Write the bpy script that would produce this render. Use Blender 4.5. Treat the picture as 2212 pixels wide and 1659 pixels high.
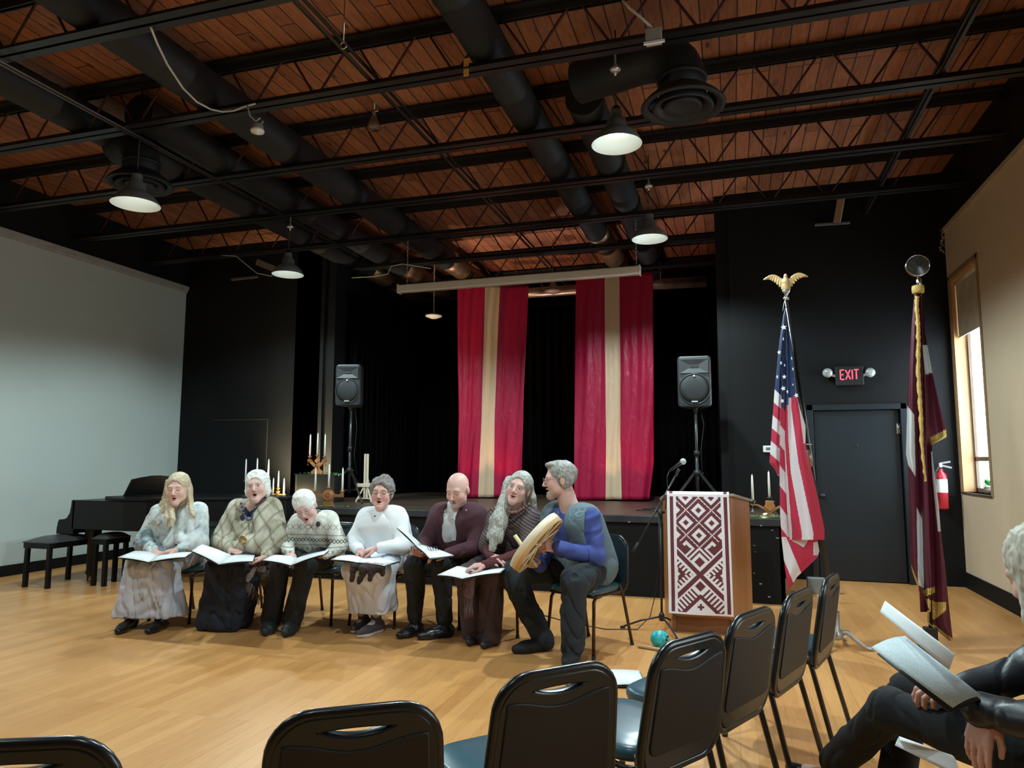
import bpy, bmesh, math, random
import numpy as np
from mathutils import Vector, Matrix
SC=bpy.context.scene
for o in list(bpy.data.objects): bpy.data.objects.remove(o)
COL=SC.collection
# ---------------- camera, world, exposure ----------------
FPX=1537.0; CAMH=1.42
YAW=math.radians(17.1); PIT=math.radians(6.1); ROLL=math.radians(-0.12)
cf=Vector((-math.sin(YAW)*math.cos(PIT),math.cos(YAW)*math.cos(PIT),math.sin(PIT)))
cr0=Vector((math.cos(YAW),math.sin(YAW),0)); cu0=cr0.cross(cf)
cr=cr0*math.cos(ROLL)-cu0*math.sin(ROLL); cu=cu0*math.cos(ROLL)+cr0*math.sin(ROLL)
CAMP=Vector((0,0,CAMH))
cd=bpy.data.cameras.new('camera'); co=bpy.data.objects.new('camera',cd); COL.objects.link(co)
cd.sensor_width=36; cd.sensor_fit='HORIZONTAL'; cd.lens=36*FPX/2212; cd.clip_start=.05
Mx=Matrix((( cr.x,cu.x,-cf.x,0),(cr.y,cu.y,-cf.y,0),(cr.z,cu.z,-cf.z,CAMH),(0,0,0,1))); co.matrix_world=Mx
SC.camera=co
def at(px,py,Y):            # a point seen at photo pixel px,py, standing at depth Y in the room
    d=cf+cr*((px-1106)/FPX)-cu*((py-829.5)/FPX)
    return CAMP+d*(Y/d.y)
def atz(px,py,z=0.0):
    d=cf+cr*((px-1106)/FPX)-cu*((py-829.5)/FPX)
    return CAMP+d*((z-CAMH)/d.z)
SC.view_settings.view_transform='Standard'; SC.view_settings.look='None'
SC.view_settings.gamma=1; SC.view_settings.use_curve_mapping=False
SC.view_settings.exposure=0.06
w=bpy.data.worlds.new('world'); SC.world=w; w.use_nodes=True
w.node_tree.nodes['Background'].inputs[0].default_value=(.85,.93,1,1)
w.node_tree.nodes['Background'].inputs[1].default_value=2.0
def lamp(kind,name,loc,power,color,**kw):
    l=bpy.data.lights.new(name,kind); l.energy=power; l.color=color
    for k,v in kw.items():
        if k not in('rot','aim'): setattr(l,k,v)
    o=bpy.data.objects.new(name,l); COL.objects.link(o); o.location=loc
    if 'aim' in kw: o.rotation_euler=(Vector(kw['aim'])-Vector(loc)).to_track_quat('-Z','Y').to_euler()
    return o
COOL=(.78,.96,1.0); DAY=(.72,.90,1.0)
# daylight in the two tall openings of the right wall (the second is behind the viewer's right shoulder)
lamp('AREA','daylight_far',(2.80,8.83,2.0),60,DAY,shape='RECTANGLE',size=.86,size_y=1.85,aim=(2.0,8.83,2.0))
lamp('AREA','daylight_near',(2.74,3.2,2.2),60,DAY,shape='RECTANGLE',size=1.5,size_y=2.2,aim=(0,3.0,.6))
LAMPS=[(-.8,5.41,3.92),(-.81,7.88,3.9),(-5.13,4.99,3.74),(-5.4,7.72,3.8)]
HIDDEN_LAMPS=[(-.8,2.95,3.92),(-.8,.45,3.92),(-5.1,2.45,3.8),(-3.0,.6,3.92)]
LP=190; HLP=1.35
for i,p in enumerate(LAMPS+HIDDEN_LAMPS):
    lamp('SPOT','pendant_light',(p[0],p[1],p[2]-.03),LP*[1.65,1.6,1.1,1.15,1.15,.3,.9,.12][i],COOL,shadow_soft_size=.06,spot_size=math.radians(158),spot_blend=.35,aim=(p[0],p[1],0))
# ---------------- helpers ----------------
def link(o,parent=None):
    COL.objects.link(o)
    if parent is not None: o.parent=parent
    return o
def tag(o,label=None,cat=None,group=None,kind=None):
    if label: o['label']=label
    if cat: o['category']=cat
    if group: o['group']=group
    if kind: o['kind']=kind
    return o
def thing(name,label,cat,loc=(0,0,0),rz=0,group=None):
    o=bpy.data.objects.new(name,None); link(o); o.location=loc; o.rotation_euler=(0,0,rz); o.empty_display_size=.1
    return tag(o,label,cat,group)
def obj(name,bm,m,parent=None,smooth=False,loc=None,bevel=0,seg=2,auto=None):
    me=bpy.data.meshes.new(name)
    if isinstance(bm,bmesh.types.BMesh):
        bmesh.ops.recalc_face_normals(bm,faces=bm.faces); bm.to_mesh(me); bm.free()
    else: me=bm
    ms=m if isinstance(m,(list,tuple)) else [m]
    for x in ms: me.materials.append(x)
    if smooth: me.polygons.foreach_set('use_smooth',[True]*len(me.polygons))
    o=bpy.data.objects.new(name,me); link(o,parent)
    if loc is not None: o.location=loc
    if bevel:
        b=o.modifiers.new('b','BEVEL'); b.width=bevel; b.segments=seg; b.limit_method='ANGLE'
    if auto:
        me.polygons.foreach_set('use_smooth',[True]*len(me.polygons)); me.set_sharp_from_angle(angle=math.radians(auto))
    return o
def dup_tree(root,loc,rz,label=None,group=None,name=None):
    r=root.copy(); COL.objects.link(r); r.location=loc; r.rotation_euler=(0,0,rz)
    if label: r['label']=label
    if group: r['group']=group
    def rec(src,dst):
        for ch in src.children:
            c=ch.copy(); COL.objects.link(c); c.parent=dst; rec(ch,c)
    rec(root,r); return r
def NB(): return bmesh.new()
def box(bm,c,s,rot=None,mi=0):
    r=bmesh.ops.create_cube(bm,size=1); vs=r['verts']
    M=Matrix.Translation(Vector(c))@(rot.to_4x4() if rot is not None else Matrix())@Matrix.Diagonal((s[0],s[1],s[2],1))
    bmesh.ops.transform(bm,matrix=M,verts=vs)
    for f in {f for v in vs for f in v.link_faces}: f.material_index=mi
    return vs
def bb(bm,x0,x1,y0,y1,z0,z1,mi=0): return box(bm,((x0+x1)/2,(y0+y1)/2,(z0+z1)/2),(abs(x1-x0),abs(y1-y0),abs(z1-z0)),None,mi)
def tube(bm,pts,r,n=8,caps=True,closed=False,mi=0):
    pts=[Vector(p) for p in pts]; N=len(pts); rs=r if isinstance(r,(list,tuple)) else [r]*N
    rings=[]; prev=None
    for i,p in enumerate(pts):
        a=pts[(i-1)%N] if (closed or i>0) else p; b=pts[(i+1)%N] if (closed or i<N-1) else p
        t=(b-a).normalized()
        if prev is None:
            x=t.orthogonal().normalized()
        else:
            x=(prev-t*prev.dot(t))
            x=x.normalized() if x.length>1e-6 else t.orthogonal().normalized()
        prev=x; y=t.cross(x)
        rings.append([bm.verts.new(p+(x*math.cos(2*math.pi*k/n)+y*math.sin(2*math.pi*k/n))*rs[i]) for k in range(n)])
    R=N if closed else N-1
    for i in range(R):
        A=rings[i];B=rings[(i+1)%N]
        for k in range(n):
            f=bm.faces.new((A[k],A[(k+1)%n],B[(k+1)%n],B[k])); f.material_index=mi; f.smooth=True
    if caps and not closed:
        for rg in (rings[0][::-1],rings[-1]):
            f=bm.faces.new(rg); f.material_index=mi
def bar(bm,a,b,w,h,mi=0):
    a=Vector(a);b=Vector(b); d=b-a; q=d.to_track_quat('X','Z').to_matrix()
    return box(bm,(a+b)/2,(d.length,w,h),q,mi)
def lathe(bm,prof,n=32,axis=None,mi=0,cap=False,smooth=True):
    rings=[]
    for (r,z) in prof:
        if r<1e-5: rings.append([bm.verts.new((0,0,z))])
        else: rings.append([bm.verts.new((r*math.cos(2*math.pi*k/n),r*math.sin(2*math.pi*k/n),z)) for k in range(n)])
    vs=[v for r in rings for v in r]
    for A,B in zip(rings[:-1],rings[1:]):
        for k in range(n):
            if len(A)==1 and len(B)==1: continue
            if len(A)==1: vv=(A[0],B[(k+1)%n],B[k])
            elif len(B)==1: vv=(A[k],A[(k+1)%n],B[0])
            else: vv=(A[k],A[(k+1)%n],B[(k+1)%n],B[k])
            f=bm.faces.new(vv); f.material_index=mi; f.smooth=smooth
    if axis is not None: bmesh.ops.transform(bm,matrix=axis,verts=vs)
    return vs
def T(x,y,z,rx=0,ry=0,rz=0,s=1):
    from mathutils import Euler
    return Matrix.Translation((x,y,z))@Euler((rx,ry,rz)).to_matrix().to_4x4()@Matrix.Scale(s,4)
def prism(bm,poly,thick,M=None,mi=0):   # poly in XZ, extruded along Y
    a=[bm.verts.new((x,-thick/2,z)) for x,z in poly]; b=[bm.verts.new((x,thick/2,z)) for x,z in poly]
    n=len(poly); fs=[bm.faces.new(a),bm.faces.new(b[::-1])]
    for i in range(n): fs.append(bm.faces.new((a[i],b[i],b[(i+1)%n],a[(i+1)%n])))
    for f in fs: f.material_index=mi
    if M is not None: bmesh.ops.transform(bm,matrix=M,verts=a+b)
    return a+b
def ball(bm,c,r,seg=16,s=(1,1,1),mi=0):
    q=bmesh.ops.create_uvsphere(bm,u_segments=seg,v_segments=max(6,seg//2),radius=r)
    bmesh.ops.transform(bm,matrix=Matrix.Translation(Vector(c))@Matrix.Diagonal((s[0],s[1],s[2],1)),verts=q['verts'])
    for f in {f for v in q['verts'] for f in v.link_faces}: f.smooth=True; f.material_index=mi
def grid(bm,fn,nu,nv,mfn=None):
    V=[[bm.verts.new(fn(i/nu,j/nv)) for i in range(nu+1)] for j in range(nv+1)]
    for j in range(nv):
        for i in range(nu):
            f=bm.faces.new((V[j][i],V[j][i+1],V[j+1][i+1],V[j+1][i])); f.smooth=True
            if mfn: f.material_index=mfn((i+.5)/nu,(j+.5)/nv)
    return V
def solid(o,t,off=0):
    m=o.modifiers.new('s','SOLIDIFY'); m.thickness=t; m.offset=off; return o
# ---------------- materials ----------------
MATS={}
class NT:
    def __init__(s,name):
        s.m=bpy.data.materials.new(name); s.m.use_nodes=True; s.t=s.m.node_tree; s.n=s.t.nodes; s.l=s.t.links
        s.b=s.n['Principled BSDF']
    def N(s,ty,**kw):
        n=s.n.new(ty)
        for k,v in kw.items():
            if k.startswith('i_'):
                key=k[2:]; key=int(key) if key.isdigit() else key.replace('_',' ')
                n.inputs[key].default_value=v
            else: setattr(n,k,v)
        return n
    def L(s,a,b): s.l.new(a,b)
    def ramp(s,fac,stops,interp='LINEAR'):
        r=s.N('ShaderNodeValToRGB'); r.color_ramp.interpolation=interp; e=r.color_ramp.elements
        while len(e)<len(stops): e.new(.5)
        for q,(p,c) in zip(e,stops): q.position=p; q.color=(*c,1)
        s.L(fac,r.inputs[0]); return r.outputs[0]
    def mix(s,f,a,b,mode='MIX'):
        m=s.N('ShaderNodeMix',data_type='RGBA',blend_type=mode)
        for i,x in ((0,f),(6,a),(7,b)):
            if isinstance(x,(int,float)): m.inputs[i].default_value=x
            elif isinstance(x,tuple): m.inputs[i].default_value=(*x,1)
            else: s.L(x,m.inputs[i])
        return m.outputs[2]
    def math(s,op,a,b=0.0,c=0.0):
        m=s.N('ShaderNodeMath',operation=op)
        for i,x in enumerate((a,b,c)):
            if isinstance(x,(int,float)): m.inputs[i].default_value=x
            else: s.L(x,m.inputs[i])
        return m.outputs[0]
    def coord(s,kind='Object',scale=(1,1,1),rot=(0,0,0)):
        c=s.N('ShaderNodeTexCoord'); m=s.N('ShaderNodeMapping'); m.inputs['Scale'].default_value=scale; m.inputs['Rotation'].default_value=rot
        s.L(c.outputs[kind],m.inputs[0]); return m.outputs[0]
    def noise(s,vec,scale,detail=4,rough=.55,dist=0):
        n=s.N('ShaderNodeTexNoise'); n.inputs['Scale'].default_value=scale; n.inputs['Detail'].default_value=detail; n.inputs['Roughness'].default_value=rough; n.inputs['Distortion'].default_value=dist
        s.L(vec,n.inputs['Vector']); return n.outputs[0]
    def bump(s,h,strength=.3,dist=.01):
        b=s.N('ShaderNodeBump'); b.inputs['Strength'].default_value=strength; b.inputs['Distance'].default_value=dist
        s.L(h,b.inputs['Height']); s.L(b.outputs[0],s.b.inputs['Normal'])
    def fin(s,col=None,rough=.6,metal=0,**kw):
        if col is not None:
            if isinstance(col,tuple): s.b.inputs['Base Color'].default_value=(*col,1)
            else: s.L(col,s.b.inputs['Base Color'])
        s.b.inputs['Roughness'].default_value=rough; s.b.inputs['Metallic'].default_value=metal
        for k,v in kw.items(): s.b.inputs[k.replace('_',' ')].default_value=v
        MATS[s.m.name]=s.m; return s.m
def P(name,col,rough=.6,metal=0,var=.12,vs=6,bump=0,bs=60,stretch=(1,1,1),**kw):
    if name in MATS: return MATS[name]
    t=NT(name); v=t.coord('Object',stretch); n=t.noise(v,vs)
    lo=tuple(c*(1-var) for c in col); hi=tuple(min(1,c*(1+var)) for c in col)
    c=t.ramp(n,[(.3,lo),(.7,hi)])
    if bump: t.bump(t.noise(v,bs,3),bump)
    return t.fin(c,rough,metal,**kw)
def emis(name,col,strength):
    t=NT(name); t.b.inputs['Emission Color'].default_value=(*col,1); t.b.inputs['Emission Strength'].default_value=strength
    return t.fin(col,.4)
black_paint=P('black wall paint',(.0026,.0031,.0036),.66,var=.25,vs=1.3,bump=.08,bs=40,Specular_IOR_Level=.25)
black_metal=P('black painted steel',(.012,.012,.013),.42,var=.3,vs=4)
rod_red=P('red oxide rod',(.05,.008,.006),.6,var=.3)
duct_black=P('black duct paint',(.0045,.0055,.0068),.65,var=.2,vs=2)
galv=P('galvanised sheet',(.30,.20,.11),.4,.75,var=.35,vs=5)
chrome=P('chrome',(.6,.6,.6),.18,1,var=.05)
white_plastic=P('white plastic',(.75,.75,.72),.45,var=.04)
wire_white=P('white cable',(.55,.55,.52),.5,var=.05)
wire_black=P('black rubber cable',(.012,.012,.012),.5)
def mk_floor():
    t=NT('maple strip floor'); v=t.coord('Object',(1,1,1),(0,0,math.radians(90)))
    br=t.N('ShaderNodeTexBrick'); t.L(v,br.inputs['Vector'])
    br.offset=.37; br.offset_frequency=3; br.inputs['Scale'].default_value=1
    br.inputs['Color1'].default_value=(.52,.245,.070,1); br.inputs['Color2'].default_value=(.72,.39,.135,1); br.inputs['Mortar'].default_value=(.22,.11,.04,1)
    br.inputs['Mortar Size'].default_value=.0012; br.inputs['Bias'].default_value=0; br.inputs['Brick Width'].default_value=1.15; br.inputs['Row Height'].default_value=.083
    g=t.noise(t.coord('Object',(14,1.1,1)),3.5,6,.6,1.2); g2=t.noise(t.coord('Object',(.7,.35,1)),1.5,3)
    c=t.mix(.35,br.outputs[0],t.ramp(g,[(.3,(.42,.155,.042)),(.7,(.78,.40,.15))]))
    c=t.mix(.25,c,t.ramp(g2,[(.35,(.50,.19,.055)),(.65,(.72,.37,.13))]))
    t.L(t.ramp(g2,[(.3,(.22,.22,.22)),(.7,(.36,.36,.36))]),t.b.inputs['Roughness'])
    t.bump(br.outputs[1],-.15,.002)
    m=t.fin(c,.3); t.L(t.ramp(g2,[(.3,(.26,.26,.26)),(.7,(.38,.38,.38))]),t.b.inputs['Roughness']); return m
def mk_planks():
    t=NT('pine ceiling planks'); v=t.coord('Object',(1,1,1),(0,0,math.radians(90)))
    br=t.N('ShaderNodeTexBrick'); t.L(v,br.inputs['Vector']); br.offset=.43; br.offset_frequency=3; br.inputs['Scale'].default_value=1
    br.inputs['Color1'].default_value=(.15,.048,.020,1); br.inputs['Color2'].default_value=(.36,.135,.056,1); br.inputs['Mortar'].default_value=(.018,.006,.004,1)
    br.inputs['Mortar Size'].default_value=.0055; br.inputs['Bias'].default_value=.1; br.inputs['Brick Width'].default_value=3.2; br.inputs['Row Height'].default_value=.14
    g=t.noise(t.coord('Object',(7,.8,1)),2.6,6,.68,2.2)
    c=t.mix(.45,br.outputs[0],t.ramp(g,[(.34,(.11,.034,.014)),(.66,(.44,.17,.072))]))
    c=t.mix(br.outputs[1],c,(.018,.006,.004))
    k=t.N('ShaderNodeTexVoronoi'); t.L(t.coord('Object',(6,2.2,1)),k.inputs['Vector']); k.inputs['Scale'].default_value=1.0
    c=t.mix(t.ramp(k.outputs['Distance'],[(.06,(1,1,1)),(.13,(0,0,0))]),c,(.06,.015,.008))
    t.bump(br.outputs[1],-.3,.006)
    return t.fin(c,.62)
floor_m=mk_floor(); plank_m=mk_planks()
left_wall_m=P('pale grey wall paint',(.42,.48,.45),.75,var=.03,vs=.7)
right_wall_m=P('tan wall paint',(.56,.44,.30),.75,var=.05,vs=1.5,bump=.05)
jamb_m=P('varnished wood jamb',(.55,.30,.13),.4,var=.25,vs=3,stretch=(3,3,.5))
dark_wood=P('dark stained wood',(.10,.045,.018),.45,var=.3,vs=4)
stage_top_m=P('worn stage boards',(.060,.040,.026),.42,var=.45,vs=3,stretch=(.6,5,1))
stage_lip_m=P('scuffed dark grey lip',(.020,.024,.027),.5,var=.5,vs=5)
curtain_m=P('black velour',(.002,.002,.002),.95,var=.3,Specular_IOR_Level=.05)
# ---------------- room ----------------
YB=9.4; XL=-8.5; XR=2.5; ZC=4.87
def struct(name,bm,m,parent=None,**kw):
    o=obj(name,bm,m,parent,**kw)
    if parent is None: o['kind']='structure'
    return o
b=NB(); bb(b,XL-.3,XR+.3,-6.2,13.8,-.12,0); struct('floor',b,floor_m)
b=NB(); bb(b,XL-.3,XR+.3,-6.2,13.8,ZC,ZC+.12); struct('ceiling',b,plank_m)
b=NB(); bb(b,XL-.2,XL,-6,YB,0,4.2); struct('wall_left',b,left_wall_m)
b=NB(); bb(b,XL-.2,XL,-6,YB,4.2,ZC); struct('wall_left_upper',b,black_paint)
b=NB(); bb(b,XL,XL+.05,-6,YB,4.18,4.24); bb(b,XL,XL+.025,-6,YB,4.14,4.19); struct('trim_1',b,P('grey wall cap',(.33,.33,.31),.6))
b=NB(); bb(b,XL,XL+.018,-6,YB,0,.13); struct('baseboard_left',b,black_paint)
b=NB(); bb(b,XR-.018,XR,-6,YB,0,.17); struct('baseboard_right',b,black_paint)
# right wall with two openings
WZ0,WZ1=1.075,3.52; W=[(8.36,9.30),(2.4,4.0)]
b=NB(); x0,x1=XR,XR+.19
ys=[-6,W[1][0],W[1][1],W[0][0],W[0][1],YB]
for a,c,op in ((ys[0],ys[1],0),(ys[1],ys[2],1),(ys[2],ys[3],0),(ys[3],ys[4],1),(ys[4],ys[5],0)):
    if op: bb(b,x0,x1,a,c,0,WZ0); bb(b,x0,x1,a,c,WZ1,4.14)
    else: bb(b,x0,x1,a,c,0,4.14)
struct('wall_right',b,right_wall_m)
b=NB(); bb(b,XR,XR+.19,-6,YB,4.14,ZC); struct('wall_right_upper',b,black_paint)
b=NB(); bb(b,XR-.03,XR,-6,YB-.02,4.12,4.17); struct('trim_2',b,P('tan wall cap',(.42,.36,.25),.6))
b=NB(); bb(b,XL-.2,XR+.3,-6.2,-6,0,ZC); struct('wall_back',b,right_wall_m)
# front (proscenium) wall: left piece, right piece with the door
b=NB(); bb(b,XL-.2,-5.96,YB,YB+.2,0,ZC); struct('wall_front',b,black_paint)
b=NB(); bb(b,-5.86,-5.74,YB+.05,YB+.4,.84,ZC); bb(b,-5.96,-5.86,YB+.06,YB+.2,0,ZC); struct('trim_3',b,black_paint)
DX0,DX1,DZ=.95,1.93,2.04
b=NB(); bb(b,.03,DX0,YB,YB+.2,0,ZC); bb(b,DX1,XR+.19,YB,YB+.2,0,ZC); bb(b,DX0,DX1,YB,YB+.2,DZ,ZC)
bb(b,DX0,DX1,YB+.12,YB+.2,0,DZ)
struct('wall_front_door_side',b,black_paint)
b=NB(); bb(b,-.13,.03,YB+.02,YB+.3,.84,ZC); struct('trim_4',b,black_paint)
# dado panel edge in the right corner and base block
b=NB(); bb(b,2.02,XR,YB-.012,YB,0,1.02); bb(b,2.02,XR,YB-.02,YB,1.02,1.035); struct('trim_5',b,black_paint)
# door
dm=P('slate black door paint',(.006,.012,.017),.42,var=.15,vs=1.5)
b=NB(); bb(b,DX0+.02,DX1-.02,YB+.03,YB+.075,.01,DZ-.015); dr=struct('door_1',b,dm,bevel=.004)
b=NB(); bb(b,DX0-.06,DX0+.01,YB-.03,YB+.1,0,DZ+.06); bb(b,DX1-.01,DX1+.06,YB-.03,YB+.1,0,DZ+.06); bb(b,DX0-.06,DX1+.06,YB-.03,YB+.1,DZ-.01,DZ+.06)
obj('door_frame',b,dm,dr,bevel=.004)
b=NB()
tube(b,[(DX1-.03,YB+.018,1.74),(DX1-.03,YB+.018,1.86)],.009); bb(b,DX1-.05,DX1-.012,YB+.026,YB+.031,1.74,1.86)
obj('hinge',b,chrome,dr).name='hinge'
b=NB(); lathe(b,[(0,.006),(.012,.004),(.014,0),(.014,-.01)],12,T(1.44,YB+.028,1.60,math.pi/2)); obj('peephole',b,black_metal,dr)
b=NB(); lathe(b,[(0,.06),(.026,.055),(.03,.035),(.012,.02),(.012,0),(.03,0)],16,T(1.03,YB+.025,1.0,math.pi/2)); obj('door_knob',b,black_metal,dr)
b=NB(); bb(b,.49,.493,YB-.004,YB,0,1.0); struct('trim_6',b,P('paint edge',(.02,.025,.03),.5))
# window parts
wf=None
for i,(a,c) in enumerate(W):
    b=NB(); t=.02
    bb(b,XR,XR+.17,a,a+t,WZ0,WZ1); bb(b,XR,XR+.17,c-t,c,WZ0,WZ1); bb(b,XR,XR+.17,a,c,WZ1-t,WZ1)
    w_=struct('window_%d'%(i+1),b,jamb_m)
    b=NB(); bb(b,XR-.02,XR+.18,a-.02,c+.02,WZ0-.025,WZ0+.0); obj('window_sill',b,P('dark sill',(.05,.04,.03),.4),w_,bevel=.004)
    b=NB(); fy0,fy1=a+t,c-t
    for z in (WZ0+.0,1.42,WZ1-.07): bb(b,XR+.125,XR+.155,fy0,fy1,z,z+.045)
    for y in (fy0,fy1-.04): bb(b,XR+.125,XR+.155,y,y+.04,WZ0,WZ1)
    obj('window_frame',b,P('window frame brown',(.12,.08,.05),.5),w_)
    g=NT('window glass %d'%i); gm=g.fin((1,1,1),.02,Transmission_Weight=1.0,IOR=1.05,Alpha=.15)
    b=NB(); bb(b,XR+.138,XR+.142,fy0,fy1,WZ0+.04,WZ1-.07); obj('pane',b,gm,w_)
    b=NB(); bb(b,XR-.012,XR+.0,a-.05,a,WZ0-.02,WZ1+.05); bb(b,XR-.012,XR,c,min(c+.05,YB-.01),WZ0-.02,WZ1+.05); bb(b,XR-.012,XR,a-.05,min(c+.05,YB-.01),WZ1,WZ1+.06)
    obj('window_casing',b,dark_wood if i==9 else P('brown casing',(.30,.19,.10),.5),w_,bevel=.003)
    # roller blind
    bl=thing('roller_blind','tan roller blind drawn a quarter down over the tall narrow window' if i==0 else 'tan roller blind at the window beside the audience','blind',(XR+.05,(a+c)/2,WZ1-.05))
    if i==1: bl['label']='tan roller blind in the near window of the right wall'
    hy=(c-a)/2-.03
    b=NB(); tube(b,[(0,-hy,0),(0,hy,0)],.022,12); obj('roller',b,P('blind roller',(.6,.52,.4),.5),bl)
    b=NB(); bb(b,-.003,.001,-hy,hy,-.62 if i==0 else -.3,0); bb(b,-.008,.006,-hy,hy,(-.62 if i==0 else -.3)-.02,(-.62 if i==0 else -.3)); obj('blind_fabric',b,P('blind fabric',(.50,.42,.30),.85,bump=.1),bl)
# stage
SX0,SX1,SY,SZ=-7.05,.47,7.7,.84
st=thing('stage','black fronted wooden stage platform with worn dark floor behind the seated singers','stage',(0,SY,0))
b=NB(); bb(b,SX0,SX1,.03,1.7,SZ-.03,SZ); bb(b,-5.75,-.1,1.7,6.0,SZ-.03,SZ); obj('stage_floor',b,stage_top_m,st)
b=NB(); bb(b,SX0,SX1,-.035,.06,SZ-.075,SZ+.002); obj('stage_lip',b,stage_lip_m,st,bevel=.008)
b=NB(); bb(b,SX0,SX1,0,.04,0,SZ-.07); bb(b,SX1-.04,SX1,0,1.7,0,SZ-.03); bb(b,SX0,SX0+.04,0,1.7,0,SZ-.03); obj('front_panel',b,black_paint,st)
random.seed(5)
b=NB()
for k in range(46):
    x=random.uniform(-3.5,.4); z=random.uniform(.05,.75) if k%3 else .765
    bb(b,x,x+random.uniform(.004,.03),-.003 if z<.76 else -.037,0.001 if z<.76 else -.034,z,z+random.uniform(.003,.014))
obj('paint_chips',b,P('chipped paint',(.30,.32,.32),.7),st)['kind']='stuff'
# back of the stage house
b=NB(); bb(b,-6.4,-5.9,YB,13.6,0,ZC); struct('wall_stage_left',b,black_paint)
b=NB(); bb(b,.03,.2,YB+.2,13.6,0,ZC); struct('wall_stage_right',b,black_paint)
b=NB(); bb(b,-6.4,.2,13.6,13.8,0,ZC); struct('wall_stage_back',b,black_paint)
def curtain(name,label,p0,p1,z0,z1,folds,amp):
    p0=Vector(p0);p1=Vector(p1); L=(p1-p0).length; d=(p1-p0)/L; n=Vector((-d.y,d.x))
    def fn(u,v):
        ph=2*math.pi*folds*u; a=amp*(.55+.45*v)
        q=p0+d*(u*L)+n*(a*math.sin(ph+.6*math.sin(ph*.37)))
        return (q.x,q.y,z1+(z0-z1)*v)
    b=NB(); grid(b,fn,int(folds*9),3); o=obj(name,b,curtain_m); solid(o,.006); return tag(o,label,'curtain')
curtain('stage_curtain','full width black backdrop curtain hanging at the rear of the stage',(-5.5,11.9),(-.05,11.9),SZ+.01,3.98,34,.05)
curtain('stage_curtain','black side curtain running back along the left of the stage',(-5.62,9.75),(-5.5,11.8),SZ+.01,4.05,13,.05)
curtain('stage_curtain','short black leg curtain behind the right loudspeaker at stage right edge',(-.12,9.85),(-.1,11.8),SZ+.01,4.05,12,.04)
# ---------------- ceiling steel ----------------
def make_joist(Y,x0,x1,zb=4.4,zt=4.84):
    j=thing('ceiling_joist','','joist',(0,Y,zb),group='open web steel joists')
    b=NB()
    for s in (-1,1):
        bb(b,x0,x1,s*.012,s*.075,-.003,.006); bb(b,x0,x1,s*.012,s*.020,0,.065)
    obj('bottom_chord',b,black_metal,j)
    b=NB()
    for s in (-1,1):
        bb(b,x0,x1,s*.012,s*.085,zt-zb-.01,zt-zb); bb(b,x0,x1,s*.012,s*.022,zt-zb-.075,zt-zb)
    obj('top_chord',b,black_metal,j)
    b=NB(); p=.62; n=int((x1-x0)/p); st0=x0+.35
    pts=[]
    for k in range(n): pts+= [(st0+k*p,0,.03),(st0+k*p+p*.44,0,zt-zb-.03),(st0+k*p+p*.56,0,zt-zb-.03),(st0+(k+1)*p-p*.06,0,.03)]
    pts=[q for q in pts if q[0]<x1-.15]
    tube(b,pts,.0105,6); bar(b,(x1-.12,0,zt-zb-.03),pts[-1],.02,.02)
    obj('web',b,rod_red,j); return j
j0=None; JY=[2.45,3.67,4.89,6.11,7.33,8.55,9.77,10.99,12.21,13.3]
jl=['steel joist crossing nearest the viewer above the left corner','steel joist with white cable draped under it','steel joist passing behind the round ceiling diffuser','steel joist crossing above the pendant lamp at upper right','steel joist crossing above the middle of the hall','steel joist nearest the black front wall','first steel joist inside the stage opening','second steel joist above the stage','steel joist above the backdrop curtain','rearmost steel joist over the stage']
for i,Y in enumerate(JY):
    if i==0: j0=make_joist(Y,XL,XR); j=j0
    elif i<6: j=dup_tree(j0,(0,Y,4.4),0)
    elif i==6: j1=make_joist(Y,-5.9,.03); j=j1
    else: j=dup_tree(j1,(0,Y,4.4),0)
    j['label']=jl[i]
def zof(px,py,z): return atz(px,py,z)
# bridging angles running front to back
for x,l in ((zof(808,181,4.44).x,'thin steel bridging bars running front to back through the joists at centre'),(zof(2027,174,4.44).x,'steel bridging bar near the right wall crossing the joists')):
    t_=thing('joist_bridging',l,'bridging',(x,0,4.44),group='steel bridging bars')
    for k,(dx,z) in enumerate(((0,0),(.0,.07))):
        b=NB(); bb(b,dx-.016,dx+.016,1.0,13.4,z,z+.005); bb(b,dx-.016,dx-.011,1.0,13.4,z,z+.032); obj('angle_bar',b,black_metal,t_)
# electrical conduit on the left
x=zof(264,278,4.38).x
b=NB(); tube(b,[(x,1,4.36),(x+.04,9.0,4.36)],.011,8); tube(b,[(x+.1,1,4.33),(x+.12,8.9,4.33)],.009,8)
tag(obj('conduit',b,P('dull conduit',(.10,.10,.10),.3,.8)),'pair of slim conduits running front to back under the left joists','conduit')
# ducts (threaded between the joist chords)
def duct(label,x,y0,y1,r,z,mat=duct_black,parts=None,x1=None):
    d=thing('air_duct',label,'duct',(x,0,z),group='round air ducts')
    x1=x if x1 is None else x1
    b=NB(); n=int((y1-y0)/1.5)+1; pts=[];rs=[]
    for k in range(n+1):
        y=y0+(y1-y0)*k/n; xx=(x1-x)*k/n
        pts+= [(xx,y-.012,0),(xx,y,0),(xx,y+.012,0)]; rs+= [r,r+.008,r]
    tube(b,pts,rs,28); obj('duct_run',b,mat,d); return d
d1=duct('wide black round duct running front to back left of centre',zof(416,174,4.62).x,.2,10.3,.175,4.62)
d2=duct('black round duct between the two others at upper left',zof(615,427,4.62).x,5.0,10.5,.165,4.62)
d3=duct('leftmost black round duct ending above the left front wall',zof(450,390,4.62).x-.05,.2,10.4,.16,4.6)
d4=duct('black round duct crossing the middle of the ceiling toward the stage',zof(1206,362,4.62).x,.2,9.6,.155,4.62)
d5=duct('black round duct fed by the big elbow beside the right pendant',zof(1333,383,4.62).x,5.9,12.5,.165,4.6)
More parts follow.
